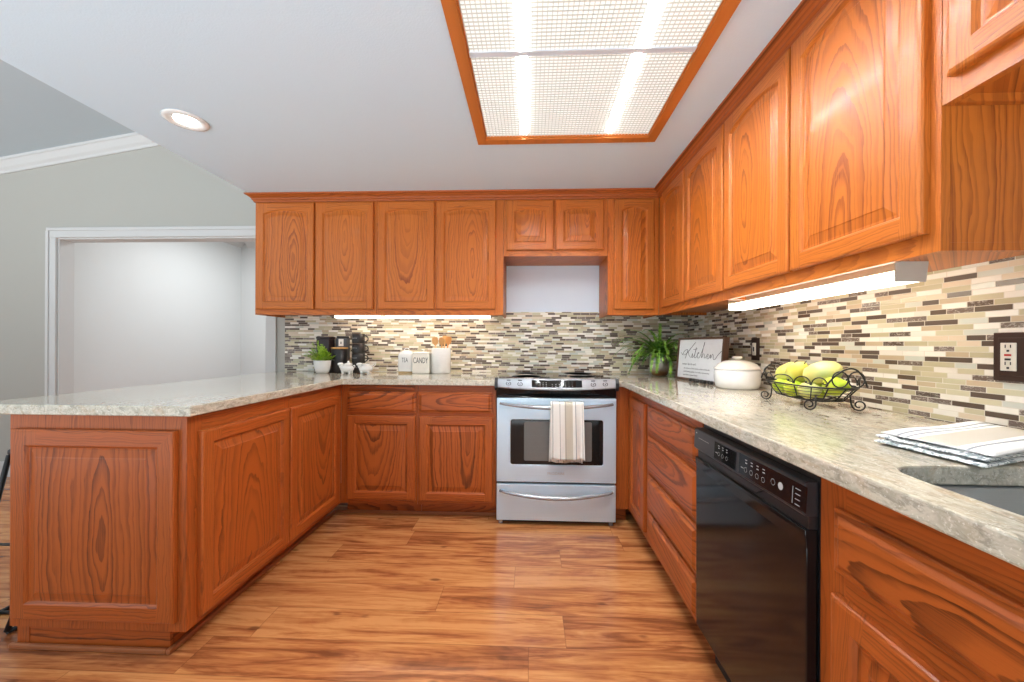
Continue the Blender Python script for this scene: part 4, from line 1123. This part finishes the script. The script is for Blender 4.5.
# fruit basket
BC = Vector((.88, -1.583, ZI))
def basket():
    r = thing('wire_basket', 'oblong black wrought-iron wire basket with scrolls holding green and yellow fruit', 'basket', BC)
    A, Bb = .09, .176
    def P(a, z, s): 
        c, q = math.cos(a), math.sin(a); e = .75
        return (A*s*math.copysign(abs(c)**e, c), Bb*s*math.copysign(abs(q)**e, q), z)
    def rimz(a): return .085
    b = B(); N = 56
    for z, s, w in ((.082, 1.0, .0032), (.034, .74, .0022), (.028, .52, .002)):
        b.tube([P(2*PI*i/N, z, s) for i in range(N)], w, 8, closed=True)
    obj('rim_wires', b, IRON, r)
    b = B()
    for z, s in ((.075, .95), (.064, .9), (.053, .85), (.043, .79)): b.tube([P(2*PI*i/N, z, s) for i in range(N)], .0011, 6, closed=True)
    obj('fine_wires', b, IRON, r)
    b = B()
    for i in range(14):
        a = 2*PI*(i+.5)/14
        b.tube([P(a, .082, 1.0), P(a, .06, .88), P(a, .036, .75), P(a, .028, .52)], .0022, 6)
    for k in range(-3, 4):
        y = k*.028; xw = .05*math.sqrt(max(0, 1-(y/.1)**2)); b.tube([(-xw, y, .028), (xw, y, .028)], .0018, 6)
    obj('ribs', b, IRON, r)
    # row of scroll loops standing on the rim
    sc = B()
    def scroll(a0, span, R):
        pts = []
        for k in range(26):
            t = k/25; th = -PI*.1+t*PI*1.2
            aa = a0+span*(-math.cos(th))*.5; z = .09+R*max(0, math.sin(th))
            pts.append(P(aa, z, 1.02))
        # inward curl
        for k in range(1, 14):
            t = k/13; th = PI*1.1+t*PI*1.3; rr = .4*(1-t*.35)
            pts.append(P(a0+span*(.5-.18)+span*.2*math.cos(th-PI*1.1)*rr*2, .098+R*.35*math.sin(th-PI*.1)*rr*1.2, 1.02))
        sc.tube(pts, .0022, 6)
    for a in [PI*.72+i*PI*.14 for i in range(5)]: scroll(a, .42, .026)
    for a in [-PI*.28+i*PI*.14 for i in range(5)]: scroll(a, .42, .026)
    obj('rim_scrolls', sc, IRON, r)
    # tall end loops (handles) and feet scrolls
    for sg in (1, -1):
        y = sg*Bb; hb = B()
        hb.tube([(x, y*(1.0+.1*math.sin(t*PI)), .088+.062*math.sin(t*PI)**.8) for t, x in [(k/24, -.066+.132*k/24) for k in range(25)]], .0028, 8)
        for s2 in (-1, 1):
            hb.tube([(s2*.026+.026*math.cos(th), y*(1.04), .113+.026*math.sin(th)) for th in [2*PI*k/20 for k in range(20)]], .0024, 6, closed=True)
        obj('end_handle', hb, IRON, r)
    for sx in (-1, 1):
        for sy in (-1, 1):
            f = B(); bx, by = sx*.052, sy*.108; o = Vector({(-1, 1): (-.6, .8, 0), (-1, -1): (-.95, .15, 0), (1, -1): (.8, -.4, 0), (1, 1): (.7, .7, 0)}[(sx, sy)]).normalized(); pts = [(bx*1.1, by*1.1, .055), (bx*1.12, by*1.12, .035), (bx*1.14, by*1.14, .02)]
            cx = Vector((bx*1.14, by*1.14, .0225))+o*.02
            for k in range(24):
                t = k/23; th = PI+t*PI*2.6; R = .02*(1-.62*t)
                q = cx+o*R*math.cos(th)+Vector((0, 0, 1))*R*math.sin(th); pts.append(tuple(q))
            f.tube(pts, .0026, 8); obj('foot', f, IRON, r)
basket()
def fruit(loc, size, L, mat, rot, label, pear=True):
    """pear/mango-like fruit: lathe along local z"""
    r = thing('pear' if pear else 'mango', label, 'fruit', loc)
    r.rotation_euler = rot
    if pear: prof = [(.001, -.5), (.22, -.485), (.38, -.40), (.47, -.24), (.49, -.08), (.44, .1), (.34, .24), (.26, .36), (.17, .46), (.08, .495), (.001, .5)]
    else: prof = [(.001, -.5), (.2, -.47), (.37, -.38), (.47, -.2), (.5, 0), (.46, .2), (.36, .36), (.22, .45), (.1, .49), (.001, .5)]
    b = B(); b.lathe([(p*size, z*L) for p, z in prof], n=28, cap=False, sy=.94)
    obj('flesh', b, mat, r)
    b = B(); b.tube([(0, 0, .495*L), (.002, 0, .5*L+.008), (.005, 0, .5*L+.014)], .0016, 6); obj('stem', b, IRON, r)
F = [((-.004, .108, .118), .074, .088, PEAR_Y, (.35, .4, 0), 'yellow pear, topmost at the far end of the wire basket', True),
     ((-.014, .03, .127), .078, .098, PEAR_Y, (.75, -.6, .4), 'yellow pear lying tilted on top in the middle of the wire basket', True),
     ((.006, -.066, .128), .086, .122, PEAR_P, (1.25, .1, .5), 'large pale green mango, topmost in the wire basket', False),
     ((-.034, .088, .064), .064, .07, PEAR_G, (1.3, .3, 0), 'green pear low at the far end of the wire basket', True),
     ((-.036, .012, .063), .066, .074, PEAR_G, (1.4, .2, .9), 'green pear low in the middle of the wire basket', True),
     ((-.034, -.062, .064), .066, .074, PEAR_P, (1.4, .3, .2), 'pale green pear low behind the front wires of the basket', True),
     ((.004, -.131, .086), .07, .076, PEAR_G, (1.3, .9, .3), 'bright green pear inside the looped handle nearest the towel', True),
     ((.036, .05, .063), .064, .074, PEAR_G, (1.2, 0, 0), 'green pear at the wall side of the wire basket', True),
     ((.036, -.028, .062), .062, .072, PEAR_G, (1.2, .3, .3), 'small bright green pear beneath the pale mango', True)]
for p, s, L, m, rt, lb, pe_ in F: fruit(BC+Vector(p), s, L, m, rt, lb, pe_)

# folded towel by the sink
def folded_towel():
    r = thing('dish_towel', 'folded white dish towel with grey and tan stripes beside the sink', 'towel', (.631, -2.142, ZI))
    # two axes in plan: along (length) and across (width)
    e1 = Vector((.375, .145, 0)); e2 = Vector((.03, -.195, 0))
    def layer(k, z0, z1, mat, a0, a1, c0, c1, nm):
        b = B(); uvl = b.m.loops.layers.uv.new('UVMap'); N, M = 26, 14; rows = []
        def pt(u, v, top):
            U = a0+(a1-a0)*u; V = c0+(c1-c0)*v
            ed = min(min(u, 1-u)*5, min(v, 1-v)*5, 1); ed = math.sqrt(max(0, 1-(1-ed)**2))
            zz = (z0+z1)/2+((z1-z0)/2*(.2+.8*ed) if top else -(z1-z0)/2*(.2+.8*ed))
            if top: zz += .0022*math.sin(U*9+k)*math.sin(V*7+k*2)+.001*math.sin(V*19)
            p = e1*U+e2*V; return Vector((p.x, p.y, max(.0004, zz)))
        T = [[b.m.verts.new(pt(i/N, j/M, True)) for j in range(M+1)] for i in range(N+1)]
        Bo = [[b.m.verts.new(pt(i/N, j/M, False)) for j in range(M+1)] for i in range(N+1)]
        def face(vs, uvs):
            f = b.m.faces.new(vs); f.smooth = True
            for lp, uv in zip(f.loops, uvs): lp[uvl].uv = uv
        for i in range(N):
            for j in range(M):
                uv = [(j/M, i/N), ((j+1)/M, i/N), ((j+1)/M, (i+1)/N), (j/M, (i+1)/N)]
                face([T[i][j], T[i][j+1], T[i+1][j+1], T[i+1][j]], uv); face([Bo[i][j], Bo[i+1][j], Bo[i+1][j+1], Bo[i][j+1]], [(0, 0)]*4)
        for i in range(N):
            face([T[i][0], T[i+1][0], Bo[i+1][0], Bo[i][0]], [(0, 0)]*4); face([T[i][M], Bo[i][M], Bo[i+1][M], T[i+1][M]], [(1, 0)]*4)
        for j in range(M):
            face([T[0][j], Bo[0][j], Bo[0][j+1], T[0][j+1]], [(0, 0)]*4); face([T[N][j], T[N][j+1], Bo[N][j+1], Bo[N][j]], [(0, 0)]*4)
        obj(nm, b, mat, r)
    layer(0, .0004, .011, TOWEL_P, 0, 1.02, .02, 1.0, 'lower_fold')
    layer(1, .0105, .019, TOWEL_P, .03, 1.0, .0, .98, 'middle_fold')
    layer(2, .0185, .028, TOWEL2, .07, 1.03, .01, 1.0, 'upper_fold')
folded_towel()

# ------------------------------------------------------------ bar stool beyond the peninsula (only its edge is in view)
def stool():
    r = thing('bar_stool', 'black metal bar stool mostly hidden behind the peninsula, one thin leg showing', 'stool', (-2.33, -1.3, 0))
    b = B(); b.box(-.165, .17, -.15, .15, .632, .66, 0, .01); obj('seat', b, BLACK_S, r)
    for sy, top, bot in ((-1, -.143, -.354), (1, .13, .17)):
        l = B(); l.tube([(-.158, top, .632), (-.043, bot, .012)], .0095, 8); obj('leg', l, IRON, r)
        l = B(); l.tube([(.15, top, .632), (.14, bot, .012)], .0095, 8); obj('leg', l, IRON, r)
    for x in (-.043, .14): obj('floor_bar', B().tube([(x, -.354, .009), (x, .17, .009)], .008, 8), IRON, r)
    obj('foot_rung', B().tube([(-.096, -.257, .296), (.145, -.257, .296)], .006, 8), IRON, r)
    obj('floor_bar', B().tube([(-.043, -.25, .009), (.14, -.25, .009)], .007, 8), IRON, r)
stool()
